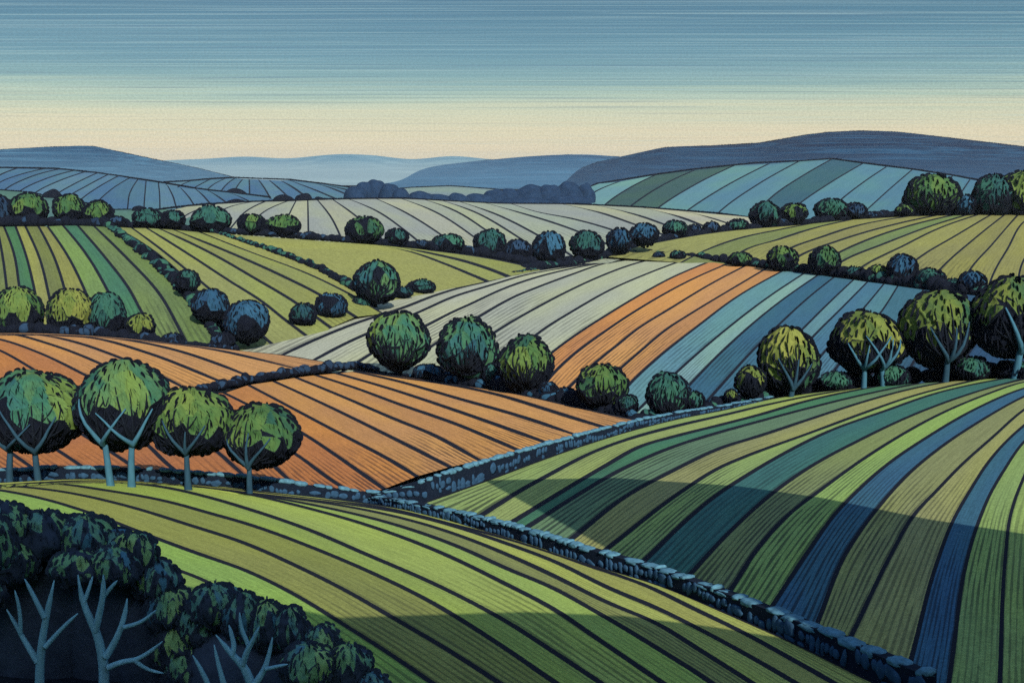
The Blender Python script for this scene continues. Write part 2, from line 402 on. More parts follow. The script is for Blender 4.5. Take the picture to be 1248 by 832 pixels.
m4 = field_mat('orange ploughland', rows=6, h_far=0.05, h_near=0.5, h_start=0.65, streak=0.13, gscale=2.5)
high_orange = [
 [(-60,406),(0,405.5),(48,405.5),(101,408),(168,413),(240,421),(300,428),(344,432),(416,444),(440,447)],
 [(-50,407),(0,407),(101,410),(180,416.5),(253,424.5),(320,439),(366,450)],
 [(-50,408),(0,408),(80,409.5),(154,414),(216,427),(262,442),(306,459)],
 [(-50,409),(0,409),(60,409),(110,411),(180,430),(272,466)],
 [(-40,409),(0,408),(50,408),(96,418),(139,433),(190,455),(235,478)],
 [(-40,408),(14,407),(60,419),(120,442),(190,478)],
 [(-50,408),(0,413.6),(48,430),(100,455),(150,482)],
 [(-60,413),(0,427),(31,444),(90,484)],
 [(-70,425),(-20,450),(30,488)],
 [(-120,430),(-60,460),(-20,492)],
 [(-170,440),(-110,470),(-80,496)],
]
S(field('field_plough', 'high_orange', high_orange, [ORG,(212,158,98),ORG,(208,152,94),ORG,(206,148,90),(192,128,78),(190,126,76),ORG_SHADE], m4, lw=(1.3,2.1), ext=1, back=[(4,0.8),(10,3),(20,8)], n=36))  # darker strips at the left corner paint in tree shade

m5 = field_mat('banded crop', rows=7, h_far=0.10, h_near=0.62, h_start=0.42, streak=0.11, gscale=2.0, aspect=8)
silver = [
 [(777,312.6),(714,321),(654,330),(590,341),(506,355),(434,371),(362,394),(290,423)],
 [(780,312.6),(726,319.5),(654,332),(618,337),(590,344),(566,349),(530,360),(489.5,375.7),(434,393.7),(386,413),(345,432)],
 [(783,312.6),(740,318.8),(690,326),(640,335),(590,350),(554,361),(511,380),(453,404),(420,419),(384,438)],
 [(786,312.6),(750,318.6),(698,327),(650,339),(613,352),(570,372),(554,379),(521,396),(456,428.6),(428,446)],
 [(790,312.8),(762,316.5),(738,320.5),(698,334),(650,352),(630,360),(580,388),(530,419),(480,456)],
 [(803,313.4),(765,324),(738,334),(698,352),(650,377),(604,404),(560,435),(530,462)],
 [(835,316),(790,333),(746,352),(698,379),(664,400),(640,418),(600,450),(570,478)],
 [(864,319),(818,338.6),(770,365),(738,384.5),(715,399),(673,429),(640,458)],
 [(885,322),(842,341),(794,367),(744,399),(677,452),(655,478)],
 [(908,324),(866,346),(818,375),(775,402),(750,422),(724,443),(690,475)],
 [(933,327.5),(890,353),(842,382),(811,402),(780,428),(757,448),(720,485)],
 [(954,330),(896,363),(848,399),(800,437),(766,469),(745,494)],
 [(980,333),(932,365),(884,402),(824,454),(785,492)],
 [(997,335),(944,372.5),(896,413),(838,471),(815,496)],
 [(1016,338),(980,367),(954,391),(922,422),(862,488)],
 [(1040,341),(1004,375),(978,401),(940,440),(900,484)],
 [(1057,343.6),(1026,375),(990,411),(960,446),(930,478)],
 [(1077,346),(1053,375),(1026,405),(999,435),(965,476)],
 [(1094,348.6),(1076,377),(1048,412),(1019,448),(1000,474)],
 [(1125,353),(1105,395),(1085,425),(1055,466)],
 [(1170,358),(1145,395),(1115,438),(1100,464)],
 [(1230,365),(1210,395),(1188,420),(1160,464)],
 [(1300,372),(1280,400),(1250,430),(1230,466)],
 [(1380,380),(1360,410),(1330,440),(1310,470)],
]
S(field('field_banded', 'silver', silver, [SIL2,SIL2,SIL2,SIL2,SIL,SIL,(180,186,162),(204,142,88),(210,152,92),ORG,ORG2,(100,146,160),(128,166,166),(60,104,130),(66,110,136),(100,144,156),(76,122,146),(84,130,148),(66,110,136),(54,90,120),(50,84,114),(48,82,112)], m5, lw=(1.0,2.1), ext=18, back=[(6,1),(16,4),(30,10)], n=48))

m6 = field_mat('striped pasture', rows=5, h_far=0.02, h_near=0.8, h_start=0.7, streak=0.16, gscale=1.5)
left_green = [
 [(-70,276),(-78,320),(-84,405)], [(-40,276),(-45,330),(-48,405)], [(-20,276),(-20,330),(-18,405)],
 [(-4,276),(1,300),(8,349),(12,405)], [(5,276.5),(17,309),(23,346),(30,410)], [(19,276),(31,309),(42,353),(52,412)],
 [(31,276),(48,314),(60,362),(70,414)], [(47,276),(67,316),(78,350),(90,415)], [(58,276),(82,311),(103,353),(125,416)],
 [(77,275),(106,311),(130,352),(160,418)], [(95,275),(130,316),(156,350),(173,381),(195,419)],
 [(115,276),(156,316),(192,355),(227,417)], [(133,276.5),(168,304),(204,335),(231,364),(255,398),(271,420)],
]
S(field('field_ribbon', 'left_green', left_green, [OLIVE,OLIVE,OLIVE,(138,142,74),(86,130,82),(164,160,82),(132,136,72),(156,152,78),(136,160,82),(84,132,90),(126,142,80),(120,138,76)], m6, lw=(1.5,2.1), ext=5, back=[(6,1),(16,4),(30,10)], n=30))

m7 = field_mat('olive pasture', rows=6, h_far=0.0, h_near=0.4, h_start=0.75, streak=0.11, gscale=1.5)
left_olive = [
 [(140,276.5),(185,304),(221,335),(248,364),(272,398),(290,427)],
 [(161,278),(199,306),(225,327),(253,350),(310,400),(340,427)],
 [(179,278),(232.6,311.5),(284,345),(314.6,364),(350.5,392),(380,414)],
 [(195,279),(258,309),(309.5,338.5),(363,370.5),(400,397)],
 [(212,280),(273.6,305),(335,332),(394,361.5),(430,384)],
 [(243,283),(309.5,308),(373.6,332),(436,363),(465,380)],
]
S(field('field_slope', 'left_olive', left_olive, [(154,160,84),(162,166,88),(158,166,86),(154,158,82),(156,162,84)], m7, lw=(1.3,1.9), ext=4, back=[(6,1),(16,4),(30,10)], n=30))
plain_olive = [
 [(245,283),(309.5,308.5),(373.6,333),(436,364),(470,381)],
 [(460,298.6),(496,306),(544,322.5),(585,339),(606,348)],
 [(484,301),(520,308),(568,319),(613,334.6),(632,343)],
 [(500,302.5),(544,307),(604,315.5),(655,326.5),(690,335)],
]
S(field('field_plain', 'plain_olive', plain_olive, [(164,166,90),(162,168,90),(152,158,86)], field_mat('plain pasture', rows=22, h_far=0.0, h_near=0.3, h_start=0.75, streak=0.08, gscale=1.2), lw=(0.9,1.8), ext=0, back=[(6,1),(16,4),(30,10)], n=30, sub=8))

m8 = field_mat('pale grass', rows=7, h_far=0.05, h_near=0.4, h_start=0.5, streak=0.07, gscale=0.8)
high_silver = [
 [(225,252),(190,262),(150,280)], [(262,249),(235,258),(205,277)], [(305,246.5),(273,255),(240,287)], [(322,246),(298,259),(284,274.6),(265,300)],
 [(350,245.5),(316,262.5),(297,290)], [(360.6,245),(352,262.5),(342,302)], [(375,244.5),(375.7,283),(376,312)], [(387,244),(404,266),(414.6,288),(425,322)],
 [(406,243.6),(434,263.6),(470,297),(490,327)], [(426,243),(460,257.6),(496,283),(540,322)], [(459,242.5),(496,260),(534.6,284),(590,327)],
 [(490,242.5),(532,259),(578,289),(630,332)], [(518,243.5),(556,257.6),(590,279),(640,317)], [(539,244.6),(580,259),(633,290),(680,322)],
 [(561,246),(604,261),(655,286.5),(720,327)], [(592,247.6),(640,261),(700,280.5),(770,312)], [(623.6,248.6),(650,257),(700,267),(746,280),(800,302)],
 [(686,249),(734,260),(775,274),(830,294)], [(727,250.5),(770,260),(811,274),(860,292)], [(784.6,253.4),(830,265),(859,276),(890,288)],
 [(828,257),(866,265),(893,274),(915,282)], [(913,264.6),(930,270),(950,280)],
]
S(field('field_pale', 'high_silver', high_silver, [(164,172,146),SIL3,SIL3,(166,174,150),SIL3,(172,178,154),SIL3,(168,174,150),SIL3,SIL3,(176,182,156),SIL3,(168,178,152),SIL3,(164,176,156),(160,174,156),SIL3,(172,178,150),SIL3,(184,186,160),(184,186,160)], m8, lw=(0.8,1.3), ext=0, back=[(8,1),(24,5),(60,16)], n=24))

m9 = field_mat('ripe pasture', rows=6, h_far=0.0, h_near=0.45, h_start=0.62, streak=0.14, gscale=1.2)
right_olive = [
 [(960,275.6),(890,281),(818,292),(758,306),(740,313)], [(982,273.6),(950,280),(902,290),(847,311),(830,320)], [(1034,268),(990,278.5),(948,292),(905,306),(885,322)],
 [(1104,264),(1040,276),(1000,289),(966,301),(930,322)], [(1138,263),(1080,276),(1020,294),(974,312),(950,329)], [(1159,262.7),(1105,276),(1060,291),(1020,309),(985,332)],
 [(1176,262.5),(1130,277),(1080,296),(1022,321),(1000,337)], [(1191,262),(1140,280),(1100,300),(1051,325),(1030,341)], [(1207,262),(1165,287),(1116,317),(1085,346)],
 [(1224,262),(1185,293),(1145,329),(1128,350)], [(1240,262),(1210,297),(1180,332),(1170,355)], [(1262,262),(1248,270),(1228,303),(1210,335),(1202,359)],
 [(1300,263),(1270,290),(1247,318),(1240,362)], [(1350,265),(1320,310),(1300,367)], [(1420,268),(1390,310),(1370,372)],
]
S(field('field_ripe', 'right_olive', right_olive, [(162,164,88),(136,148,80),(156,156,84),(152,150,82),(156,156,84),(126,146,84),(154,158,84),(158,158,86),(156,154,84),(150,148,80),(156,154,82),(156,154,82)], m9, lw=(1.0,1.5), ext=0, back=[(8,1),(20,5),(40,14)], n=26))

m10 = field_mat('far crop', rows=5, h_far=0.0, h_near=0.0, streak=0.07, grain=0.06, gscale=0.35, aspect=3)
right_blue = [
 [(728,224),(708,232),(692,240),(684,245)], [(754.5,221.6),(723,235),(706,247),(698,256)], [(798,213.5),(769,228),(738,249),(728,259)],
 [(846,207.5),(805,227),(769,251),(757,261)], [(894,202),(848,224.5),(802.6,253),(790,263)], [(937,199.6),(884,227),(840,255),(825,266)],
 [(973,197),(920,227),(876,259),(865,270)], [(1013,194.3),(977,215),(948,234),(910,270)], [(1051,199.6),(1013,222),(972,250),(945,273)],
 [(1080,203.5),(1049,224.5),(1024,244),(995,272)], [(1111.5,207),(1082.6,232),(1055,257),(1035,274)], [(1133,210.5),(1110,232),(1085,272)],
 [(1161,214.5),(1140,238),(1118,272)], [(1182,219),(1168,240),(1148,272)], [(1210,224.5),(1192,246),(1175,272)], [(1260,233),(1238,252),(1220,272)], [(1330,245),(1305,260),(1290,274)],
]
S(field('field_hill', 'right_blue', right_blue, [(124,166,172),(130,170,172),(78,104,102),(80,108,104),(116,158,168),(104,146,164),(108,150,164),(72,110,124),(106,150,166),(104,148,164),(100,142,160),(96,138,160)], m10, lw=(0.8,1.1), ext=0, back=[(20,3),(60,14),(120,34)], n=22))

far_blue = field_mat('far blue crop', rows=5, h_far=0.0, h_near=0.0, streak=0.10, grain=0.06, gscale=0.35, aspect=3)
left_blue = [
 [(-90,206),(-110,218),(-150,250)], [(-30,205.5),(-60,215),(-110,250)], [(0,205),(-20,211),(-60,245)], [(19,205.4),(0,213),(-40,245)], [(52,206),(24,213),(0,222),(-28,248)], [(70,206.5),(36,216),(5,232),(-12,250)], [(89,208),(53,219),(23,234),(4,255)], [(102,210),(72,220.5),(43,235),(20,258)],
 [(118,211),(89,225),(70,236),(45,260)], [(131,213),(103,228),(84,239),(60,262)], [(144,214.6),(120,228),(100,242),(80,264)], [(157.5,217.3),(137,230),(119,246),(105,264)],
 [(168,218.8),(158,236),(155,256),(152,266)], [(178,220.6),(176.5,238),(175.5,254),(175,266)], [(193,222.6),(194.5,238),(195,254),(196,264)], [(204,226),(211,240),(215,253),(220,262)],
 [(220,229),(230,240),(237,250.5),(246,260)], [(238,230),(248,239),(256,248),(268,258)], [(253.6,232.3),(265,239),(275,246.4),(290,256)], [(280,235),(295,241),(312,250)], [(320,240),(340,246),(350,252)],
]
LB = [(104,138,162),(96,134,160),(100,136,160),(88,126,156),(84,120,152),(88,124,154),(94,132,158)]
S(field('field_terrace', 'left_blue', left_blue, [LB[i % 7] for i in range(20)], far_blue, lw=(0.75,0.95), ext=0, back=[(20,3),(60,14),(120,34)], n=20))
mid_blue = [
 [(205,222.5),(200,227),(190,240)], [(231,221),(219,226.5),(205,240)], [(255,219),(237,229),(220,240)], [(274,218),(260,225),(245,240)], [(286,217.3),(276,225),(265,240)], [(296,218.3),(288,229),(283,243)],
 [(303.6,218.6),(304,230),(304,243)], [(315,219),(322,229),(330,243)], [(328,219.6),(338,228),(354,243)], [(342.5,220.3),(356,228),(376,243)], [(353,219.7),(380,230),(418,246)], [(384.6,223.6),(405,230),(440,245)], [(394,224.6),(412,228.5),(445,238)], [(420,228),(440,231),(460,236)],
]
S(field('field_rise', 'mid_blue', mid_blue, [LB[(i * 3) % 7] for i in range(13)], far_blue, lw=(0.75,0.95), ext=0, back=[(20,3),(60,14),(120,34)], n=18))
none = field_mat('far meadow', rows=5, h_far=0, h_near=0, streak=0.08, grain=0.08, gscale=0.5)
S(field('meadow_teal', 'teal_strip', [[(-80,231),(-80,290)],[(0,232),(0,290)],[(38,235),(38,290)],[(67,242),(67,290)],[(100,247),(100,290)],[(139,256),(139,290)],[(200,255),(200,290)],[(260,258),(260,290)]], [(96,132,120)], none, lw=(0.01,0.01), back=[(10,2),(30,8),(60,20)], n=10))
S(field('meadow_pale', 'pale_strip', [[(480,231),(470,246)],[(500,229),(495,246)],[(548,227),(548,248)],[(603,231),(603,248)],[(640,236),(640,248)]], [(146,164,156)], none, lw=(0.01,0.01), back=[(20,4),(60,14),(120,34)], n=8))

# ------------------------------------------------------------------ open land: ground sheet, far hills, an unseen hill added to cast shade
def sheet(name, xs, ys, zf, mat, **k):
    V = [(x, y, zf(x, y)) for y in ys for x in xs]
    nx = len(xs)
    Fc = [(j * nx + i, j * nx + i + 1, (j + 1) * nx + i + 1, (j + 1) * nx + i) for j in range(len(ys) - 1) for i in range(nx - 1)]
    o = mesh_obj(name, V, Fc, mat)
    return S(o)

sheet('ground', np.linspace(-9000, 9000, 40), np.linspace(-900, 12000, 40), lambda x, y: -6.0, M['earth'])

def hill(name, crest, Yc, Y0, z0, mat, Yb=None, seed=0, amp=0.02):
    c = smooth_curve(crest, 120)
    rr = np.random.RandomState(seed)
    rows = []
    ph = rr.rand(6) * 6.28
    for (u, v) in c:
        top = P(u, v, Yc)
        col = []
        for s in np.linspace(0, 1, 26):
            Y = Y0 + (Yc - Y0) * s
            x = top[0] * Y / Yc
            prof = (math.sin((s - 0.5) * math.pi) + 1) / 2 * 0.55 + s * 0.45
            z = z0 + (top[2] - z0) * prof
            z += amp * (top[2] - z0) * math.sin(x / Yc * 40 + ph[0] + s * 5) * math.sin(s * math.pi) * 1.2
            col.append((x, Y, z))
        for s in (0.08, 0.25, 0.6, 1.0):
            Y = Yc * (1 + 0.35 * s); col.append((top[0] * Y / Yc, Y, top[2] + (z0 - top[2]) * (s ** 1.3)))
        rows.append(col)
    m = len(rows[0]); V = [p for col in rows for p in col]
    Fc = [(i * m + j, (i + 1) * m + j, (i + 1) * m + j + 1, i * m + j + 1) for i in range(len(rows) - 1) for j in range(m - 1)]
    o = mesh_obj(name, V, Fc, mat)
    if sum(p.normal.z for p in o.data.polygons) < 0: o.data.flip_normals()
    return S(o)

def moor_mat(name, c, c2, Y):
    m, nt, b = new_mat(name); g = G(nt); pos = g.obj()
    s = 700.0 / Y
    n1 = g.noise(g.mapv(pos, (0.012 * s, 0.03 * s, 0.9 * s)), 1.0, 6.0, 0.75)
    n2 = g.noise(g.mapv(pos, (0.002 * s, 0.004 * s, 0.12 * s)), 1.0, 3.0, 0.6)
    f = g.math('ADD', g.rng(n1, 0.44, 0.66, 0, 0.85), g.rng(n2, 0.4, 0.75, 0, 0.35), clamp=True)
    # mist at the hill feet painted in: colour pales with falling height
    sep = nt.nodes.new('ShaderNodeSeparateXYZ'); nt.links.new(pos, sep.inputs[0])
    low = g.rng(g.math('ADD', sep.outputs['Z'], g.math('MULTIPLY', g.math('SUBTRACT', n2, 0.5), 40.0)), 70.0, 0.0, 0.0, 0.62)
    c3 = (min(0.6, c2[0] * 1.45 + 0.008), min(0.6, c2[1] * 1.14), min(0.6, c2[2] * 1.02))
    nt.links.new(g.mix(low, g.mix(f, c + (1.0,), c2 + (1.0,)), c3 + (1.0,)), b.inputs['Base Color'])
    return m
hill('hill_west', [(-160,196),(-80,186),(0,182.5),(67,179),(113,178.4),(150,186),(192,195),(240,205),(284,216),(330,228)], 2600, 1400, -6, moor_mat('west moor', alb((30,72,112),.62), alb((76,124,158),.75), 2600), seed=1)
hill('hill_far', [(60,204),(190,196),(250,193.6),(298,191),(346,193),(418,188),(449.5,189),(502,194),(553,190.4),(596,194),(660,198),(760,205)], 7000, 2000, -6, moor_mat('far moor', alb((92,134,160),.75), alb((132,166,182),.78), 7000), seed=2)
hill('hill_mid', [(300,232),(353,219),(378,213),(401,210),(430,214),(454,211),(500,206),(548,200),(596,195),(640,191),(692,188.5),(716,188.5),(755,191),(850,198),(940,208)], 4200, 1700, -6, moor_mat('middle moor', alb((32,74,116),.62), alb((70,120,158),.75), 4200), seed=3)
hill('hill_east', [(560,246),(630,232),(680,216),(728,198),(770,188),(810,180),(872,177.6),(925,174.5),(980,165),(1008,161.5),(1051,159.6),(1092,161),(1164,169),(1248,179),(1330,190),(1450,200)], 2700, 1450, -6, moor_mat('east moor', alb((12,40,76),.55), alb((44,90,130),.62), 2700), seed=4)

# unseen hill added behind the viewer to block the sun: its skyline follows from where the shade ends on the near fields
HD = 95.0                                            # distance of the added ridge from the eye, towards the sun
hh = np.array([math.sin(SUN_AZ), -math.cos(SUN_AZ)]); hn = np.array([math.cos(SUN_AZ), math.sin(SUN_AZ)])
ws_, zs_ = [], []
for land, pts in (('near_left', [(410,752),(540,748),(640,745),(760,750),(860,762),(960,778)]), ('near_right', [(1248,650),(1130,632),(1000,606),(900,592),(750,582),(590,585)])):
    for u, v in pts:
        p = L[land].at(u, v)
        ws_.append(p[:2] @ hn); zs_.append(p[2] + (HD - p[:2] @ hh) * math.tan(SUN_EL))
order = np.argsort(ws_); ws_ = np.array(ws_)[order]; zs_ = np.array(zs_)[order]
print('RIDGE', ws_.round(1), zs_.round(1))
ws_ = np.concatenate([[-160, -40, ws_[0] - 5], ws_, [ws_[-1] + 12, ws_[-1] + 40, ws_[-1] + 160]])
zs_ = np.concatenate([[60, zs_[0] + 1, zs_[0] + 4], zs_, [zs_[-1] - 7, zs_[-1] - 30, 10]])
def shade_hill_z(w, d):
    zc = np.interp(w, ws_, zs_)
    if d < HD:
        t = np.clip((d - 4) / (HD - 4), 0, 1)
        return 6 + (max(zc, 6) - 6) * t ** 1.25 - (0 if d > 4 else (4 - d) * 0.6)
    return zc - (d - HD) * 0.16
wg = np.unique(np.concatenate([np.linspace(-160, ws_[-1], 70), ws_])); dg = np.concatenate([np.linspace(2, HD, 16), np.linspace(HD + 8, 260, 14)])
V = []
for d in dg:
    for w_ in wg:
        q = d * hh + w_ * hn; V.append((q[0], q[1], shade_hill_z(w_, d)))
nx = len(wg)
S(mesh_obj('shade_hill', V, [(j * nx + i, j * nx + i + 1, (j + 1) * nx + i + 1, (j + 1) * nx + i) for j in range(len(dg) - 1) for i in range(nx - 1)], M['pasture']))  # added shade caster, out of view

# ------------------------------------------------------------------ trees, bushes, hedges, walls
def norm(a):
    return a / np.maximum(np.linalg.norm(a, axis=-1, keepdims=True), 1e-9)

def ico(sub):
    t = (1 + 5 ** 0.5) / 2
    v = [(-1,t,0),(1,t,0),(-1,-t,0),(1,-t,0),(0,-1,t),(0,1,t),(0,-1,-t),(0,1,-t),(t,0,-1),(t,0,1),(-t,0,-1),(-t,0,1)]
    f = [(0,11,5),(0,5,1),(0,1,7),(0,7,10),(0,10,11),(1,5,9),(5,11,4),(11,10,2),(10,7,6),(7,1,8),(3,9,4),(3,4,2),(3,2,6),(3,6,8),(3,8,9),(4,9,5),(2,4,11),(6,2,10),(8,6,7),(9,8,1)]
    v = [np.array(x, float) / np.linalg.norm(x) for x in v]
    for _ in range(sub):
        c = {}; nf = []
        def mid(a, b):
            k = (min(a, b), max(a, b))
            if k not in c:
                p = v[a] + v[b]; v.append(p / np.linalg.norm(p)); c[k] = len(v) - 1
            return c[k]
        for a, b, d in f:
            ab, bd, da = mid(a, b), mid(b, d), mid(d, a)
            nf += [(a, ab, da), (b, bd, ab), (d, da, bd), (ab, bd, da)]
        f = nf
    return np.array(v), np.array(f)
ICO = {i: ico(i) for i in range(6)}

class Acc:
    """collects polygons for one mesh"""
    def __init__(self): self.V, self.F, self.MI, self.T, self.X, self.n = [], [], [], [], [], 0
    def add(self, V, F, mi=0, tone=0.5, extra=None):
        V = np.asarray(V, float); self.V.append(V)
        self.F += [tuple(int(i) + self.n for i in f) for f in F]
        self.MI += [mi] * len(F)
        self.T.append(np.full(len(V), tone) if np.isscalar(tone) else np.asarray(tone, float))
        self.X.append(np.zeros((len(V), 3)) + [9, 0, 0] if extra is None else np.asarray(extra, float))
        self.n += len(V)
    def build(self, name, mats, parent=None, smooth=True):
        return mesh_obj(name, np.concatenate(self.V), self.F, mats, parent, self.MI, {'tone': ('POINT', 'FLOAT', np.concatenate(self.T)), **{k: ('POINT', 'FLOAT', np.concatenate(self.X)[:, i]) for i, k in enumerate(('hollow', 'fan_x', 'fan_y'))}}, smooth)

def tube(acc, path, rad, sides=6, mi=0, cap=True):
    p = np.asarray(path, float); k = len(p)
    t = norm(np.gradient(p, axis=0))
    ref = np.array([0.3, 1, 0.2]); ref /= np.linalg.norm(ref)
    a = norm(np.cross(t, ref)); b = np.cross(t, a)
    ang = np.linspace(0, 2 * math.pi, sides, endpoint=False)
    V = []
    for i in range(k):
        V += [p[i] + rad[i] * (math.cos(x) * a[i] + math.sin(x) * b[i]) for x in ang]
    Fc = [(i * sides + j, i * sides + (j + 1) % sides, (i + 1) * sides + (j + 1) % sides, (i + 1) * sides + j) for i in range(k - 1) for j in range(sides)]
    if cap:
        Fc.append(tuple(range((k - 1) * sides, k * sides)))
    acc.add(V, Fc, mi)

def bez(a, b, c, n):
    s = np.linspace(0, 1, n)[:, None]
    return (1 - s) ** 2 * a + 2 * s * (1 - s) * b + s ** 2 * c

def fib(n, rr):
    i = np.arange(n) + 0.5
    z = 1 - 2 * i / n; ph = i * 2.399963 + rr.rand() * 6
    r = np.sqrt(1 - z * z)
    d = np.stack([r * np.cos(ph), r * np.sin(ph), z], 1)
    return norm(d + rr.normal(0, 0.6 / math.sqrt(n) * 2, d.shape))

class Shape:
    """a lobed crown: centre, radii and gentle bulges"""
    def __init__(self, c, r, rr, lobes=7, amp=0.07, flat=0.0):
        self.c = np.array(c, float); self.r = np.array(r, float)
        self.ld = fib(lobes, rr); self.la = amp * (0.45 + 1.1 * rr.rand(lobes)); self.flat = flat
    def rad(self, d):
        b = (np.exp(10 * (d @ self.ld.T - 1)) * self.la).max(1)
        q = 0.94 + b
        if self.flat:
            q = q * (1 - self.flat * np.clip(-d[:, 2] - 0.25, 0, 1) ** 1.0)
        return q
    def pt(self, d, k=1.0):
        d = np.atleast_2d(d)
        return self.c + d * self.r * (self.rad(d) * k)[:, None]

def leaves(acc, sh, rr, n, ln, wd, mi, low=(-0.75, -0.1), tone_amp=0.55, k=0.95, fan=(0, 0, -1.15), lowmin=0.08, top_light=0.0, jit=0.13):
    d = fib(n, rr)
    keep = rr.rand(n) < np.clip((d[:, 2] - low[0]) / (low[1] - low[0]), lowmin, 1)
    d = d[keep]
    p = sh.pt(d, k + rr.uniform(-0.015, 0.02, (1,))[0])
    nn = norm(norm(d / sh.r) + rr.normal(0, jit, d.shape))
    base = sh.c + np.array(fan) * sh.r
    a = p - base + rr.normal(0, 0.18, p.shape) * sh.r
    a = norm(a - nn * (a * nn).sum(1, keepdims=True))
    b = np.cross(nn, a)
    s = rr.uniform(0.7, 1.35, len(p))[:, None]
    L2, W2 = ln * s / 2, wd * s * rr.uniform(0.8, 1.3, (len(p), 1)) / 2
    P_ = [p - a * L2, p - a * L2 * 0.35 + b * W2, p + a * L2 * 0.5 + b * W2 * 0.9, p + a * L2, p + a * L2 * 0.5 - b * W2 * 0.9, p - a * L2 * 0.35 - b * W2]
    V = np.stack(P_, 1).reshape(-1, 3)
    # clumps: tone drifts slowly over the crown, with a jump between neighbouring boughs
    ax = norm(rr.normal(size=(5, 3))); g_ = np.sin(d @ ax.T * 3.1 + rr.rand(5) * 6).mean(1)
    tone = 0.5 + tone_amp * (np.round(g_ * 3) / 3 * 0.7 + g_ * 0.3) + rr.normal(0, 0.055, len(d)) + top_light * d[:, 2]
    F_ = np.arange(len(p) * 6).reshape(-1, 6)
    acc.add(V, F_, mi, np.repeat(np.clip(tone, 0, 1), 6))

def rim(acc, sh, rr, n, t, w, mi, k0=0.94):
    """short dark outer leaves that stand out from the crown like bristles: edge-on from in front, a dense dark fringe round the outline"""
    d = fib(n, rr)
    m = np.array([0, 0, 1.0]) - d * d[:, 2:3]
    b = norm(norm(m + 1e-6) + rr.normal(0, 0.13, d.shape)); b = norm(b - d * (b * d).sum(1, keepdims=True))     # set on edge, running up the crown
    p0 = sh.pt(d, k0)
    o = norm(d * sh.r + rr.normal(0, 0.03, d.shape) * sh.r.mean())
    h = t * rr.uniform(0.75, 1.15, (len(d), 1)); w = w * rr.uniform(0.8, 1.25, (len(d), 1)) / 2
    P_ = [p0 - b * w * 0.8, p0 + o * h * 0.55 - b * w, p0 + o * h * 0.92 - b * w * 0.55, p0 + o * h, p0 + o * h * 0.92 + b * w * 0.55, p0 + o * h * 0.55 + b * w, p0 + b * w * 0.8]
    V = np.stack(P_, 1).reshape(-1, 3)
    acc.add(V, np.arange(len(d) * 7).reshape(-1, 7), mi)

def core(acc, sh, sub, mi, k=0.92):
    v, f = ICO[sub]
    acc.add(sh.pt(v, k), f, mi)

def boughs(acc, sh, rr, fork, n, r0, mi=0, zmin=-0.15, zmax=0.75, twigs=2, k=1.0, low=0.25):
    """branches that rise from the fork and spread just under and over the leaf surface on every side"""
    a0 = rr.rand() * 6.28
    for i in range(n):
        az = a0 + 6.28318 * i / n + rr.uniform(-0.25, 0.25)
        z1 = rr.uniform(zmin, zmax); s1 = math.sqrt(1 - z1 * z1)
        d1 = np.array([s1 * math.cos(az), s1 * math.sin(az), z1])
        m = 9
        th0, th1 = math.pi * (1 - low * 0.3), math.acos(z1)
        path = []
        for s in np.linspace(0, 1, m):
            th = th0 + (th1 - th0) * s
            d = np.array([[math.sin(th) * math.cos(az + 0.25 * s), math.sin(th) * math.sin(az + 0.25 * s), math.cos(th)]])
            q = sh.pt(d, k * (0.80 + 0.20 * min(1, s * 2.2)))[0]
            w = min(1, s * 2.0)
            path.append(fork * (1 - w) + q * w)
        path = np.array(path)
        rad = np.linspace(r0, r0 * 0.22, m)
        tube(acc, path, rad, 5, mi)
        for j in range(twigs):
            s = rr.uniform(0.35, 0.75); i0 = int(s * (m - 1))
            st = path[i0]; dd = norm((st - sh.c) / sh.r)
            side = norm(np.cross(dd, path[min(i0 + 1, m - 1)] - path[i0])) * (1 if j % 2 else -1)
            up = norm(path[min(i0 + 1, m - 1)] - path[i0])
            ln = rr.uniform(0.25, 0.5)
            mid = norm(dd + (up * 0.5 + side * 0.6) * ln * 0.7); en = norm(dd + (up * 1.1 + side * 0.7) * ln)
            tube(acc, bez(st, sh.pt(mid, k)[0], sh.pt(en, k)[0], 5), np.linspace(rad[i0] * 0.6, r0 * 0.18, 5), 4, mi)

def fan(acc, sh, rr, dd, start, n, r0, r1, reach=(0.9, 1.5), spread=1.9, k=1.045, mi=0, twigs=2):
    """branches that spread from a fork like the ribs of a fan, lying over the leaf surface"""
    dd = norm(np.array(dd, float)); up = np.array([0, 0, 1.0]); up = norm(up - dd * (up @ dd)); sd = np.cross(up, dd)
    for i in range(n):
        a = (i / (n - 1) - 0.5) * 2 * spread * 0.5 + rr.normal(0, 0.07) if n > 1 else 0
        L_ = rr.uniform(*reach) * (1.0 - 0.28 * abs(a) / spread)
        bend = -0.22 * a
        m = 9; path = []; dirs = []
        for s in np.linspace(0, 1, m):
            aa = a + bend * s; t = up * math.cos(aa) + sd * math.sin(aa); th = L_ * s
            q = dd * math.cos(th) + t * math.sin(th); dirs.append(q)
            p = sh.pt(q, k - 0.06 * s)[0]
            w = min(1, s * 4); path.append(start * (1 - w) + p * w)
        rad = r0 + (r1 - r0) * np.linspace(0, 1, m) ** 0.8
        tube(acc, path, rad, 5, mi)
        for j in range(twigs):
            s = rr.uniform(0.3, 0.7); i0 = int(s * (m - 1)); d0 = dirs[i0]; f = norm(dirs[i0 + 1] - d0); l = np.cross(d0, f) * (1 if j % 2 else -1)
            ln = rr.uniform(0.22, 0.42)
            e1 = norm(d0 + (f * 0.55 + l * 0.40) * ln); e2 = norm(d0 + (f * 1.15 + l * 0.60) * ln)
            tube(acc, bez(np.array(path[i0]), sh.pt(e1, k)[0], sh.pt(e2, k - 0.03)[0], 5), np.linspace(rad[i0] * 0.75, r1, 5), 4, mi)

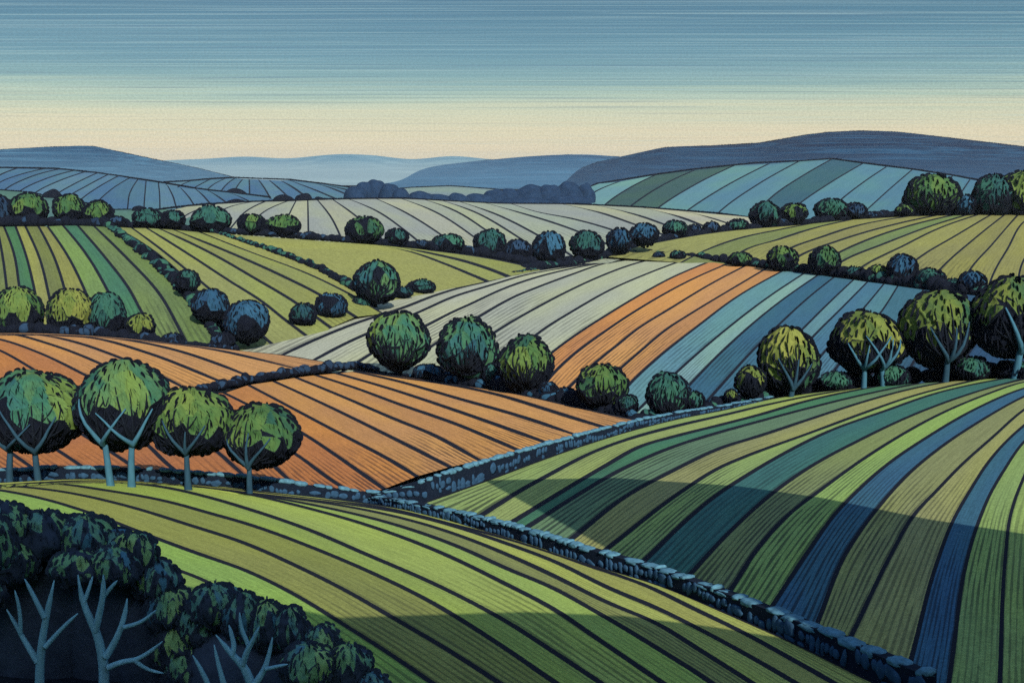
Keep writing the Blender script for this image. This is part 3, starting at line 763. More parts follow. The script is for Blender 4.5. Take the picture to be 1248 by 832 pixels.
def pads(acc, sh, rr, n, sub, mi, h=0.055, bw=0.12, low=(-0.4, 0.1), long=1.5, tone_amp=0.5, dark=0.06, lowmin=0.0, th_line=0.075, top_light=0.1, mat_dark=0):
    """the crown's leaf surface: pads of foliage, longer than wide and fanned up from the foot, with raised dark twiggy rims between them"""
    v, f = ICO[sub]
    s = fib(n, rr)
    def mer(d):
        m = np.array([0, 0, 1.0]) - d * d[:, 2:3]; return norm(m + 1e-6)
    m = mer(s); p = np.cross(s, m)
    D = np.zeros((len(v), n))
    for k in range(n):
        dl = v - s[k]
        D[:, k] = np.sqrt((dl @ p[k] * long ** 0.5) ** 2 + (dl @ m[k] / long ** 0.5) ** 2 + (dl @ s[k]) ** 2)
    o = np.argsort(D, 1)[:, :2]; ix = np.arange(len(v)); F1 = D[ix, o[:, 0]]; e = D[ix, o[:, 1]] - F1
    size = 2 * math.sqrt(math.pi / n) / 2
    e = e / size                                         # 0 on the rim, about 1 in the middle of a pad
    isd = (rr.rand(n) > np.clip((s[:, 2] - low[0]) / (low[1] - low[0]), lowmin, 1)) | (rr.rand(n) < dark)  # pads low on the crown turn ink dark, painting its underside shade
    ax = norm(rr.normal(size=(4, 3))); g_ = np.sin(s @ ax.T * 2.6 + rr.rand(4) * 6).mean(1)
    tone = 0.5 + tone_amp * (np.round(g_ * 3.2) / 3.2) + rr.normal(0, 0.07, n) + top_light * s[:, 2]  # tops lighter: sunlight on the crown put into the leaf tone
    own = o[:, 0]
    rise = h * np.exp(-(e / (bw * 2.2)) ** 2) * np.clip(0.95 - 0.5 * v[:, 2], 0.45, 1)
    P_ = sh.c + v * sh.r * (sh.rad(v) + rise - h * 0.4)[:, None]
    lowk = np.clip(0.42 - v[:, 2] * 0.9, 0, 1.3)
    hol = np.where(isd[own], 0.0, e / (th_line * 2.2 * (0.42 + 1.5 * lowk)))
    az = np.arctan2(v[:, 1], v[:, 0]); pol = np.arccos(np.clip(-v[:, 2], -1, 1))
    # triangular faces that straddle the azimuth seam would smear the streaks: fold the angle instead
    fx = np.abs(az) * np.sin(np.clip(pol, 0.5, 2.4)) + rr.rand() * 10
    acc.add(P_, f, mi, np.clip(tone, 0, 1)[own], np.stack([np.minimum(hol, 3.0), fx, pol], 1))

COUNT = {}
def tree(kind, cx, cy, rx, ry, ub, vb, Y, pal, label, group=None, trunks=None, cat=None, size=1.0, depth=None, low=(-0.8, -0.15), bark='dark_bark', limbs=7, flat=0.0, amp=0.12, tw=None, top_light=0.12, core_mat='dark_leaf', lowmin=0.08, limb_mat='dark_bark', front=False, fz=-0.66):
    seed = int(cx * 7 + cy * 131) % 99991
    rr = np.random.RandomState(seed)
    base = P(ub, vb, Y); px = Y / F * math.sqrt(1 + ((cx - 624) / F) ** 2) ** 0
    c = np.array([(cx - ub) * px, 0.0, (vb - cy) * px])
    r = np.array([rx * px, (depth or min(1.0, 1.05 * ry / rx + 0.1)) * rx * px, ry * px])
    rm = (r[0] * r[2]) ** 0.5
    root = empty(kind, base); tag(root, label, cat or kind.replace('_', ' '), group)
    big = rx * ry
    sh = Shape(c, r * 0.985, rr, 16 if big > 500 else 10, amp, flat)
    nl = int(np.clip(big * 1.1, 160, 2300)); nr = int(np.clip(big * 1.0, 220, 1500))
    A = Acc()
    pads(A, sh, rr, int(np.clip(big / 26, 46, 90)), 5 if big > 700 else 4, 1, h=min(0.10, 2.9 / rx), bw=0.12, low=low, lowmin=lowmin, th_line=min(0.16, 2.3 / rx), dark=0.015, top_light=top_light, long=1.8)
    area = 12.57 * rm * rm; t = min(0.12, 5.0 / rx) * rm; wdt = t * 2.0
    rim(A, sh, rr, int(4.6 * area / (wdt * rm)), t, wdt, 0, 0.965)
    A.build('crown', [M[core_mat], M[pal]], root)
    # trunk(s)
    T = Acc()
    r0 = 0.8 * (tw or 0.045 * rx) * px
    fork = c + np.array([0, 0, -0.62 * r[2]])
    if trunks is None: trunks = [(0.0, 0.0)]
    forks = []
    for (tb, tf) in trunks:     # sideways foot and fork positions in photo pixels from (ub) and (cx)
        if front:               # the stem leans out and forks on the open side of the crown
            dx = (tf * px) / r[0]; dd = np.array([dx, -math.sqrt(max(0.05, 1 - dx * dx - fz * fz)), fz])
            f = sh.pt(dd, 1.0)[0]; b = np.array([tb * px, f[1] * 0.9, -0.35])
            path = bez(b, np.array([b[0] * 0.6 + f[0] * 0.4, f[1] * 1.0, f[2] * 0.55]), f, 8)
            for sd in (-1, 1) + ((0.15,) if rr.rand() < 0.6 else ()):
                ln = rr.uniform(0.65, 1.0)
                pts = []
                for s in np.linspace(0, 1, 7):
                    th = ln * s
                    q = norm(dd + np.array([sd * 0.52 * s ** 1.35, -0.05 * s, th]))
                    pts.append(sh.pt(q, 1.085 - 0.045 * s)[0])
                tube(T, pts, np.linspace(r0 * 0.85, r0 * 0.2, 7), 6)
        else:
            f = fork + np.array([tf * px, -0.25 * r[1] if len(trunks) > 1 else 0, 0]); b = np.array([tb * px, 0, -0.35])
            path = bez(b, np.array([b[0] * 0.6 + f[0] * 0.4, 0, f[2] * 0.5]), f, 8)
        forks.append(f)
        rad = np.array([1.5, 1.18, 1.05, 1.0, 0.95, 0.9, 0.85, 0.8]) * r0
        tube(T, path, rad, 8)
    trunk = T.build('trunk', [M[bark]], root)
    B = Acc()
    rb = max(r0 * 0.7, 1.7 * px); re_ = 0.62 * px
    for f in forks:
        dd = norm((f - c) / r) if front else np.array([0, -0.62, -0.78])
        n_ = 7 if len(forks) == 1 else 5
        fan(B, sh, rr, dd, f, n_, rb, re_, spread=1.9 if len(forks) == 1 else 1.5, reach=(1.0, 1.55) if front else (1.05, 1.7), twigs=2 if big > 350 else 1)
        fan(B, sh, rr, np.array([dd[0], abs(dd[1]), dd[2]]), f, 5, rb, re_, reach=(0.9, 1.4), twigs=1)
    B.build('limbs', [M[limb_mat]], trunk)
    return root

def bush(cx, cy, rx, ry, vb, Y, pal, label, group=None, kind='bush', cat='bush', limbs=6, plain=False, low=(-0.5, 0.1), core_mat='dark_leaf'):
    """round shrub that grows from the ground: leaves to the foot, dark stems fanned over it"""
    seed = int(cx * 13 + cy * 57) % 99991
    rr = np.random.RandomState(seed)
    base = P(cx, vb, Y); px = Y / F
    c = np.array([0, 0, (vb - cy) * px]); r = np.array([rx * px, min(1.0, ry / rx + 0.25) * rx * px, ry * px])
    root = empty(kind, base); tag(root, label, cat, group)
    rm = (r[0] * r[2]) ** 0.5; big = rx * ry
    sh = Shape(c, r * 0.93, rr, 9, 0.10)
    nl = int(np.clip(big * 1.6, 90, 1100)); area = 4 * math.pi * rm * rm
    lw_ = math.sqrt(area * 2.8 / nl / 3.0 / 0.7)
    A = Acc()
    if plain:
        top = c[2] + r[2]; sh = Shape((0, 0, -0.15 * top), (r[0] * 1.3, r[1] * 1.2, 1.12 * top), rr, 14, 0.13); core(A, sh, 3, 0, 1.0); A.build('crown', [M[core_mat], M[pal]], root)
        return root
    pads(A, sh, rr, int(np.clip(big / 14, 14, 44)), 4 if big > 150 else 3, 1, h=min(0.16, 2.3 / max(rx, ry)), bw=0.14, low=low, th_line=min(0.2, 1.9 / max(rx, ry)), top_light=0.08, long=1.6, tone_amp=0.4)
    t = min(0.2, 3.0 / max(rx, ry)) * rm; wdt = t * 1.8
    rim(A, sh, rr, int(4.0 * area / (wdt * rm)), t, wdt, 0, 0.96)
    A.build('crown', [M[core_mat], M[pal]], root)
    if limbs:
        B = Acc(); f0 = c + np.array([0, 0, -0.85 * r[2]])
        for sgn in (-1, 1):
            fan(B, sh, rr, (0, sgn * 0.6, -0.8), f0, 5 if sgn < 0 else 3, max(0.05 * rm, 0.95 * px), 0.4 * px, reach=(0.75, 1.25), spread=2.3, twigs=1)
        # a short woody foot
        tube(B, np.array([[0, 0, min(-0.2, c[2] - r[2])], [0, 0, c[2] - 0.75 * r[2]]]), [0.09 * rm, 0.07 * rm], 5)
        B.build('stems', [M['dark_bark']], root)
    return root

def hedge(name, line, hpx, label, width=0.9, pal='teal', leafy=0.6, group=None, cat='hedge', rough=0.3, spacing=0.75, seed=1):
    """line: (u, v, Y) along the foot; hpx: height in photo pixels (a number or one per point)"""
    rr = np.random.RandomState(seed)
    hp = np.full(len(line), hpx, float) if np.isscalar(hpx) else np.array(hpx, float)
    W = np.array([P(*l) for l in line]); Hm = hp * np.array([l[2] for l in line]) / F
    s = np.concatenate([[0], np.cumsum(np.linalg.norm(np.diff(W, axis=0), axis=1))])
    A = Acc(); x = 0.0; k = 0
    o = W.mean(0)
    while x <= s[-1]:
        p = np.array([np.interp(x, s, W[:, i]) for i in range(3)]) - o
        h = np.interp(x, s, Hm)
        hh = h * rr.uniform(1 - rough, 1 + rough * 0.6)
        r = np.array([0.62 * h * rr.uniform(0.9, 1.25), 0.62 * h * width, hh * 0.62])
        sh = Shape(p + np.array([rr.normal(0, 0.08) * h, rr.normal(0, 0.15) * h, hh * 0.42]), r, rr, 5, 0.12)
        if leafy and rr.rand() < leafy:
            pads(A, sh, rr, 9, 3, 1, h=0.12, bw=0.16, low=(-0.5, 0.4), th_line=0.2, dark=0.3, tone_amp=0.4, long=1.3)
        else:
            core(A, sh, (1 if s[-1] / max(h * spacing, 0.1) > 150 else 2), 0, 1.0)
        x += max(h * spacing, s[-1] / 420); k += 1
    ob = A.build(name, [M['dark_leaf'], M[pal]])
    ob.location = tuple(o)
    tag(ob, label, cat, group)
    return ob

def wall(line, top, label, seed=3, thick=0.55):
    """dry stone wall: line = foot (u, v, Y); top = height in photo pixels per point"""
    rr = np.random.RandomState(seed)
    W = np.array([P(*l) for l in line]); Hm = np.array(top, float) * np.array([l[2] for l in line]) / F
    s = np.concatenate([[0], np.cumsum(np.linalg.norm(np.diff(W, axis=0), axis=1))])
    o = W[len(W) // 2].copy()
    root = empty('stone_wall', o); tag(root, label, 'stone wall')
    n = int(s[-1] / 0.6) + 2; xs = np.linspace(0, s[-1], n)
    C_ = np.stack([np.interp(xs, s, W[:, i]) for i in range(3)], 1) - o; Hx = np.interp(xs, s, Hm)
    tg = norm(np.gradient(C_, axis=0) * np.array([1, 1, 0])); nr = np.stack([tg[:, 1], -tg[:, 0], np.zeros(n)], 1)   # nr points to the viewer's side
    Bd = Acc(); V = []
    for i in range(n):
        z = np.array([0, 0, 1.0]); hw = thick / 2 * rr.uniform(0.92, 1.08)
        V += [C_[i] + nr[i] * hw * 1.15 - z * 0.5, C_[i] + nr[i] * hw * 0.85 + z * Hx[i] * 0.88, C_[i] - nr[i] * hw * 0.85 + z * Hx[i] * 0.88, C_[i] - nr[i] * hw * 1.15 - z * 0.5]
    Fc = [(i * 4 + j, i * 4 + (j + 1) % 4, (i + 1) * 4 + (j + 1) % 4, (i + 1) * 4 + j) for i in range(n - 1) for j in range(4)] + [(0, 1, 2, 3), (4 * n - 1, 4 * n - 2, 4 * n - 3, 4 * n - 4)]
    Bd.add(V, Fc); Bd.build('wall_core', [M['mortar']], root, smooth=False)
    def at(x):
        c = np.array([np.interp(x, xs, C_[:, i]) for i in range(3)]); i = min(int(np.searchsorted(xs, x)), n - 1)
        return c, np.interp(x, xs, Hx), tg[i], nr[i]
    # stones of the two faces, bedded in runs with dark gaps
    Sx = Acc(); v, f = ICO[1]
    for side in (1, -1):
        x = 0.0
        while x < s[-1]:
            c, h, t, nn = at(x); run = rr.rand() < 0.72
            if run:
                tilt = rr.uniform(-0.35, 0.35); zc = rr.uniform(0.25, 0.62) * h
                for k in range(rr.randint(3, 8)):
                    c, h, t, nn = at(min(x, s[-1])); w = rr.uniform(0.10, 0.24) * h ** 0.5; hh = rr.uniform(0.13, 0.30) * h
                    if rr.rand() < 0.15: w *= 1.9
                    p = c + nn * side * thick * 0.52 + np.array([0, 0, np.clip(zc + rr.normal(0, 0.05) * h, 0.15 * h, 0.72 * h)])
                    q = v * (1 + rr.normal(0, 0.09, (len(v), 1)))
                    up = np.array([0, 0, 1.0]) * math.cos(tilt) + t * math.sin(tilt); tt = t * math.cos(tilt) - np.array([0, 0, 1.0]) * math.sin(tilt)
                    Sx.add(p + q[:, :1] * tt * w + q[:, 1:2] * nn * 0.07 + q[:, 2:] * up * hh, f)
                    x += w * 2.15
                    if rr.rand() < 0.4:
                        p2 = p + np.array([0, 0, -zc * rr.uniform(0.5, 0.75)])
                        q = v * (1 + rr.normal(0, 0.09, (len(v), 1)))
                        Sx.add(p2 + q[:, :1] * tt * w * 1.1 + q[:, 1:2] * nn * 0.07 + q[:, 2:] * up * hh * 0.6, f)
            else:
                x += rr.uniform(0.3, 0.9)
    Sx.build('face_stones', [M['stone']], root)
    Cp = Acc(); x = 0.1; v2, f2 = ICO[2]
    while x < s[-1]:
        c, h, t, nn = at(x); w = rr.uniform(0.22, 0.75)
        if rr.rand() < 0.14: w *= 0.45
        t2 = norm(t + np.array([0, 0, (at(min(x + .5, s[-1]))[0] - c)[2] / .5]))
        q = v2 * (1 + rr.normal(0, 0.09, (len(v2), 1)))
        q = np.sign(q) * np.abs(q) ** 0.8
        hh = rr.uniform(0.07, 0.16) * min(1.3, h)
        p = c + t * w * 0.9 + np.array([0, 0, h * 0.90 + rr.normal(0, 0.025)])
        Cp.add(p + q[:, :1] * t2 * w + q[:, 1:2] * nn * (thick * 0.56) + q[:, 2:] * np.array([0, 0, hh]), f2)
        x += w * rr.uniform(1.75, 2.0) + (rr.uniform(0.2, 0.7) if rr.rand() < 0.2 else 0)
    Cp.build('coping', [M['cope']], root)
    return root

def Yat(land, u, v, dy=0.0): return float(L[land].Y(u, v)) + dy

# --- stone walls
wa = [(-60,591,73),(0,589,73.5),(64,586,74),(154,586,74.5),(231,590,74.5),(320,600,75),(391,608,76),(452,616,77)]
wall(wa, [20,20,20,19,18,19,18,19], 'low dry stone wall behind the four big trees at the foot of the orange field', seed=5)
wb = [(452,616,77)] + [(u, v + 2, Yat('near_left', u, v, 0.8)) for u, v in [(488,620),(560,638),(620,655),(715,687),(802,713),(888,748),(960,780),(1068,832),(1130,863)]]
wall(wb, [15,17,21,24,28,31,36,42,52,58], 'long dry stone wall running down between the two foreground green fields to the lower right', seed=6)
wc = [(u, v, Yat('near_right', u, v + 1, 0.8)) for u, v in [(462,611)]] + [(u, v, Yat('near_right', u, v, 0.9)) for u, v in [(526,607),(586,587),(664,558),(722,539),(771,524),(823,511),(880,500),(936,488)]]
wc[0] = (458,612,77.2)
wall(wc, [14,31,28,20,16,13,10,7,5], 'dry stone wall climbing from the wall corner along the edge of the orange stubble field', seed=7)

# --- hedges
Y = Yat
hedge('hedge', [(u, v, Y('low_orange', u, v, -2.5 if u > 340 else 0)) for u, v in [(215,487),(258,476),(303,466),(366,456),(416,450),(436,448),(462,451)]], [11,11,11,12,11,10,5], 'dark clipped hedge dividing the two orange fields', pal='navy', leafy=0.9, seed=11)
hedge('hedge', [(u, v, Y('left_green', u, v, 2)) for u, v in [(130,276),(168,305),(204,336),(231,366),(255,400),(268,418)]], [7,11,13,12,12,10], 'lumpy dark hedge sloping down between the striped pasture and the olive field', pal='teal', leafy=0.9, seed=12, rough=0.45)
hedge('hedge', [(u, v, Y('plain_olive', u, v, 1)) for u, v in [(258,283),(330,307),(392,331),(436,357),(450,366)]], [4,8,9,11,11], 'dark hedge slanting between the two olive pastures on the left', pal='teal', leafy=0.8, seed=13)
hedge('hedge', [(u, v, Y('left_green', u, 277, 4)) for u, v in [(-40,276),(40,275),(133,276)]], [13,13,11], 'dark hedgerow along the top of the striped pasture on the left', pal='navy', leafy=0.2, seed=14)
hedge('hedge', [(u, v, Y('plain_olive', max(u, 255), v, 4)) for u, v in [(133,277),(214,281),(262,283),(348,289),(400,293),(460,298.5),(544,307),(604,315),(655,326)]], [10,10,9,8,8,9,11,14,13], 'long dark hedgerow along the top of the olive pastures', pal='navy', leafy=0.2, seed=15)
hedge('hedge', [(u, v, 171) for u, v in [(-60,404),(0,405),(60,407),(110,410),(150,413),(210,420),(250,425),(292,427)]], [12,14,14,13,11,9,7,6], 'dark hedge along the top of the upper orange field', pal='navy', leafy=0.25, seed=16)
hedge('hedge', [(u, v, Y('silver', u, v, 2)) for u, v in [(268,428),(290,423),(362,394),(434,371),(506,355),(560,346.5),(590,341),(654,330)]], [11,12,10,10,7,3.5,3.5,5], 'dark hedge along the upper left edge of the pale banded field', pal='teal', leafy=0.3, seed=17)
hedge('hedge', [(u, v, Y('silver', u, v, 3)) for u, v in [(640,331),(690,325),(740,316),(790,313),(850,317),(900,323),(950,329),(1000,335),(1050,341),(1100,348),(1160,356),(1250,364)]], [10,10,8,8,9,11,12,12,13,13,15,15], 'dark hedgerow across the top of the banded field', pal='teal', leafy=0.3, seed=18)
hedge('hedge', [(u, v, Y('right_olive', u, v, 6)) for u, v in [(752,306),(818,293),(890,282),(950,277),(1032,268.5),(1104,263.5),(1164,262),(1300,263)]], [7,8,9,10,9,8,12,12], 'dark hedgerow along the crest of the olive field on the right', pal='navy', leafy=0.2, seed=19)
hedge('hedge', [(u, v, Y('low_orange', u, v, 2.5)) for u, v in [(425,449),(480,457),(520,463),(557,469),(600,475),(634,481),(690,493),(740,504),(775,510)]], [3,3,7,13,19,17,18,15,9], 'dark hedge bank along the top of the orange stubble field', pal='blue', leafy=0.5, seed=20, rough=0.4)
hedge('hedge', [(u, v, Y('near_right', u, v, 3)) for u, v in [(770,513),(823,506),(870,499),(930,488),(980,479.5),(1034,474),(1080,469),(1118,466),(1171,462),(1248,460),(1320,461)]], [12,13,13,16,21,19,22,22,24,25,25], 'dark undergrowth beneath the row of trees on the right-hand crest', pal='teal', leafy=0.3, seed=21, rough=0.4)
hedge('hedge', [(575,316,300),(610,322,303),(650,328,306),(690,324,311),(730,316,316),(765,306,322)], [10,14,13,11,10,8], 'dark hedge linking the round bushes in the dip below the pale field', pal='navy', leafy=0.3, seed=22)
# thin far hedges drawn along the crests and edges of distant fields
def thin(land, pts, h, label, seed, dy=0.0):
    hedge('hedge', [(u, v, Y(land, u, v, dy)) for u, v in pts], h, label, pal='navy', leafy=0.0, seed=seed, rough=0.15, spacing=1.1, width=1.2)
thin('left_blue', [(-60,206),(0,205),(67,206),(115,211),(144,215),(197,223),(240,230.5),(279,235),(330,241)], 1.9, 'thin dark hedge on the crest of the blue terraced hill on the far left', 31, 6)
thin('mid_blue', [(200,222.5),(231,221),(250,219),(284,217),(353,219.5),(394,224.5),(425,229),(450,232)], 1.7, 'thin hedge on the crest of the small blue rise below the western hill', 32, 6)
thin('high_silver', [(170,259),(200,255),(225,252),(250,249.5),(305,246.7),(394,243.4),(490,242.4),(568,247),(609,249),(700,249.3),(783,253.4),(872,260.4),(930,268)], 2.2, 'thin dark hedge along the top of the pale grass field', 33, 4)
thin('right_blue', [(680,246),(691,240),(728,224.5),(798,213.4),(848,206.6),(920,199.2),(980,196.6),(1015,194.2),(1051,199.2),(1111,206.6),(1160,214),(1193,220),(1260,232),(1330,244)], 1.9, 'thin dark hedge outlining the crest of the blue hillside field on the right', 34, 8)
thin('teal_strip', [(-80,231),(0,232),(38,235),(67,242),(100,247),(139,256),(200,256)], 1.7, 'thin hedge along the edge of the teal meadow on the far left', 35, 3)
for nm, pts, Y_, hp, sd in (('western', [(-120,190),(0,182.8),(67,179.2),(113,178.6),(150,186.2),(192,195.2),(240,205.2),(284,216)], 2600, 1.4, 37), ('middle', [(345,220),(401,210.2),(430,214.2),(454,211.2),(500,206.2),(596,195.2),(692,188.7),(755,191.2)], 4200, 1.2, 38),
    ('eastern', [(650,226),(680,216.2),(728,198.2),(810,180.2),(872,177.8),(925,174.7),(980,165.2),(1008,161.7),(1051,159.8),(1092,161.2),(1164,169.2),(1248,179.2),(1330,190)], 2700, 1.5, 39)):
    hedge('hedge', [(u, v + 0.5, Y_) for u, v in pts], hp, 'thin dark line of scrub along the skyline of the %s blue hill' % nm, pal='navy', leafy=0.0, seed=sd, rough=0.15, spacing=1.1, width=1.2)
thin('pale_strip', [(480,231),(500,229),(548,227),(603,231),(640,236)], 1.4, 'faint far hedge on the crest of the pale meadow in the middle distance', 36, 5)

# --- the four big trees by the wall
G4 = 'big trees along the foreground wall'
tree('tree', 46, 500, 61, 54, 44, 584, 72.4, 'mixed', 'broad tree with two blue-grey trunks, leftmost by the wall', G4, trunks=[(-17,-14),(20,18)], bark='blue_bark', low=(-0.25, 0.15), tw=5.0, limbs=10, flat=0.15, front=True)
tree('tree', 156, 488, 59, 59, 158, 585, 72.0, 'mixed', 'tallest tree by the wall, with a pale blue forked trunk beside a dark one', G4, trunks=[(-10,-12),(14,22)], bark='pale_bark', low=(-0.25, 0.15), tw=5.2, limbs=10, flat=0.1, front=True)
tree('tree', 239, 511, 49, 46, 238, 585, 72.4, 'green', 'round green tree between the tallest tree and the smallest one by the wall', G4, bark='blue_bark', low=(-0.3, 0.1), tw=4.6, limbs=8, flat=0.1, front=True)
tree('tree', 322, 527, 49, 42, 312, 597, 73.0, 'green', 'leaning lopsided tree, rightmost and smallest of the four by the wall', G4, trunks=[(0,-8)], bark='blue_bark', low=(-0.35, 0.1), tw=4.6, limbs=8, flat=0.1, amp=0.11, front=True)

# --- trees on the bank above the stubble
G5 = 'trees on the bank above the orange stubble field'
yb = lambda u, v: Y('low_orange', u, v, 2.6)
tree('tree', 488, 413, 37, 36, 487, 461, yb(487,459), 'mixed', 'blue-green round tree on a thin dark trunk before the pale strips', G5, tw=4.2, low=(-0.85,-0.3), lowmin=0.25, limbs=9)
tree('tree', 569, 422, 37, 36, 568, 473, yb(568,471), 'mixed', 'dark-trunked green-topped tree right of the thin-trunked blue-green one', G5, tw=4.6, low=(-0.85,-0.3), lowmin=0.2, limbs=9, amp=0.18)
tree('tree', 641, 442, 34, 34, 638, 484, yb(638,482), 'green', 'round green tree standing where the pale strips meet the orange strips', G5, tw=4.2, low=(-0.8,-0.2), limbs=9)
tree('tree', 733, 469, 32, 28, 733, 502, yb(733,501), 'green', 'low olive-topped tree in front of the foot of the orange strips', G5, tw=4.0, low=(-0.8,-0.2), limbs=9)
tree('tree', 813, 479, 27, 27, 815, 507, Y('near_right',815,511,6), 'teal', 'dull teal tree behind the wall at the foot of the pale blue strips', G5, tw=3.0, low=(-0.8,-0.3), limbs=9)
bb = 'bushes on the bank above the orange stubble field'
bush(845, 488, 15, 13, 500, Y('near_right',845,506,5), 'teal', 'small teal bush right beside the dull teal tree behind the wall', bb)
bush(522, 453, 21, 11, 463, yb(522,463), 'blue', 'wide low blue bush between the two leftmost trees on the bank', bb)
bush(547, 459, 10, 8, 466, yb(547,466), 'blue', 'little blue bush at the foot of the dark leaning tree on the bank', bb)
bush(583, 458, 15, 13, 471, yb(583,471), 'navy', 'dark blue bush right of the leaning trunk on the bank', bb)
bush(599, 456, 11, 15, 474, yb(599,474), 'teal', 'upright teal bush between the leaning tree and the round green tree on the bank', bb)
bush(669, 474, 12, 10, 486, yb(669,487), 'blue', 'blue bush right of the round green tree where orange strips begin', bb)
bush(690, 480, 12, 10, 492, yb(690,492), 'blue', 'blue bush midway along the bank below the orange strips', bb)
bush(706, 483, 9, 9, 495, yb(706,495), 'navy', 'dark blue bush touching the left of the low olive-topped tree', bb)
bush(764, 492, 14, 13, 506, yb(764,507), 'teal', 'teal bush at the right end of the bank near the orange field tip', bb)

# --- trees on the right crest
G6 = 'trees along the crest of the fan-striped green field'
yr = lambda u, v: Y('near_right', u, v, 2.2)
tree('tree', 959, 438, 37, 43, 957, 482, yr(957,484), 'olive', 'egg-shaped yellow-green tree, leftmost of the row on the right-hand crest', G6, bark='blue_bark', tw=4.2, low=(-0.85,-0.3), lowmin=0.2, limbs=10, front=True)
tree('tree', 1054, 416, 44, 40, 1056, 471, yr(1056,472), 'olive', 'broad tree with two slim blue trunks on the right-hand crest', G6, trunks=[(-12,-12),(12,10)], bark='pale_bark', tw=3.9, low=(-0.2,0.12), limbs=10, flat=0.1, front=True)
tree('tree', 1139, 397, 45, 48, 1139, 465, yr(1139,466), 'olive', 'tall round tree with a forked trunk right of the two-trunked tree on the crest', G6, bark='blue_bark', tw=4.6, low=(-0.4,0.0), limbs=11, front=True)
tree('tree', 1226, 386, 45, 53, 1223, 461, yr(1223,462), 'olive', 'tallest tree on the crest, at the right edge, with a pale blue trunk', G6, bark='pale_bark', tw=5.6, low=(-0.3,0.15), limbs=11, flat=0.05, front=True)
cb = 'bushes along the crest of the fan-striped green field'
bush(914, 464, 20, 21, 484, yr(914,491), 'olive', 'yellow-green bush leaning against the egg-shaped tree', cb)
bush(891, 482, 9, 9, 490, yr(891,496), 'olive', 'tiny yellow-green bush at the left end of the crest row', cb, limbs=0)
bush(1018, 464, 21, 13, 476, yr(1018,477), 'teal', 'low green mound between the egg-shaped and the two-trunked tree', cb)
bush(1087, 458, 23, 16, 473, yr(1087,471), 'teal', 'rounded teal bush right of the two slim trunks', cb)
bush(1184, 449, 22, 17, 465, yr(1184,465), 'teal', 'rounded green bush between the two tallest crest trees', cb)
bush(1168, 455, 9, 8, 463, yr(1168,464), 'green', 'small round bush nestled against the larger green bush on the crest', cb, limbs=0)
bush(1245, 452, 16, 13, 464, yr(1245,463), 'teal', 'teal bush at the right edge beside the pale trunk', cb)

# --- hedgerow at the top of the banded field (label tells each by look and neighbours)
hb = 'bushes in the hedgerow above the banded field'
ys = lambda u, v: Y('silver', u, v, 4 if u > 860 else 1.5)
for cx, cy, rx, ry, vb, pal, lab in [
  (902,316,16,9,326,'green','low green bush above the orange strips of the banded field'),
  (953,315,20,16,332,'green','wide bright green bush above the first blue strip'),
  (1004,317,20,18,337,'green','tall round green bush, the greenest in the hedgerow above the blue strips'),
  (1041,332,14,8,341,'teal','flat teal bush right of the greenest round bush'),
  (1069,332,14,9,343,'green','low dark green bush left of the round blue bush'),
  (1098,327,19,19,346,'blue','round blue bush standing tallest in the hedgerow above the blue strips'),
  (1133,338,19,12,352,'teal','wide teal bush right of the round blue bush'),
  (1160,346,10,7,354,'teal','tiny teal bush left of the last blue bush'),
  (1184,343,17,14,358,'blue','blue bush half behind the tallest crest tree'),
  (826,311,10,6,318,'teal','tiny dark bush at the top of the pale strips'),
  (803,312,8,5,317,'navy','smallest dark bush left of the pale strips crest')]:
    bush(cx, cy, rx, ry, vb, ys(cx, vb), pal, lab, hb)

# --- crest of the olive field on the right
oc = 'trees on the crest of the olive field'
yo = lambda u, v: Y('right_olive', u, v, 8)
tree('tree', 1135, 239, 34, 26, 1136, 266, yo(1136,264), 'green', 'big spreading green tree on the olive crest before the blue hillside', oc, tw=2.2, low=(-0.9,-0.5), limbs=12, depth=0.7)
tree('tree', 1208, 240, 24, 27, 1208, 266, yo(1208,264), 'teal', 'teal tree left of the last green tree on the olive crest', oc, tw=2.0, low=(-0.9,-0.5), limbs=10)
tree('tree', 1242, 237, 27, 28, 1243, 266, yo(1243,264), 'green', 'green tree at the right edge on the olive crest', oc, tw=2.0, low=(-0.9,-0.5), limbs=11)
for cx, cy, rx, ry, vb, pal, lab in [
  (1174,251,13,14,265,'blue','blue bush between the spreading green tree and the teal tree'),
  (1102,257,12,8,266,'green','small green bush under the left side of the spreading tree'),
  (1012,256,21,15,270,'teal','rounded dark teal bush midway along the olive crest'),
  (1042,258,14,11,269,'navy','dark blue bush touching the right of the rounded teal bush'),
  (1061,263,9,5,268,'navy','tiny dark bush trailing off right of the dark blue bush'),
  (966,261,17,14,276,'green','green bush second from the left among the crest pair'),
  (932,262,20,17,279,'teal','tall teal bush, the left one of the crest pair'),
  (899,275,15,8,283,'teal','flat dark bush left of the tall teal bush'),
  (867,278,11,8,286,'navy','dark lumpy bush along the left part of the olive crest'),
  (846,281,10,8,288,'navy','dark bush next to the dome-shaped bush on the olive crest'),
  (823,280,17,12,292,'teal','dome-shaped dark teal bush near the left end of the olive crest')]:
    bush(cx, cy, rx, ry, vb, yo(cx, vb), pal, lab, oc if rx > 30 else 'bushes on the crest of the olive field')

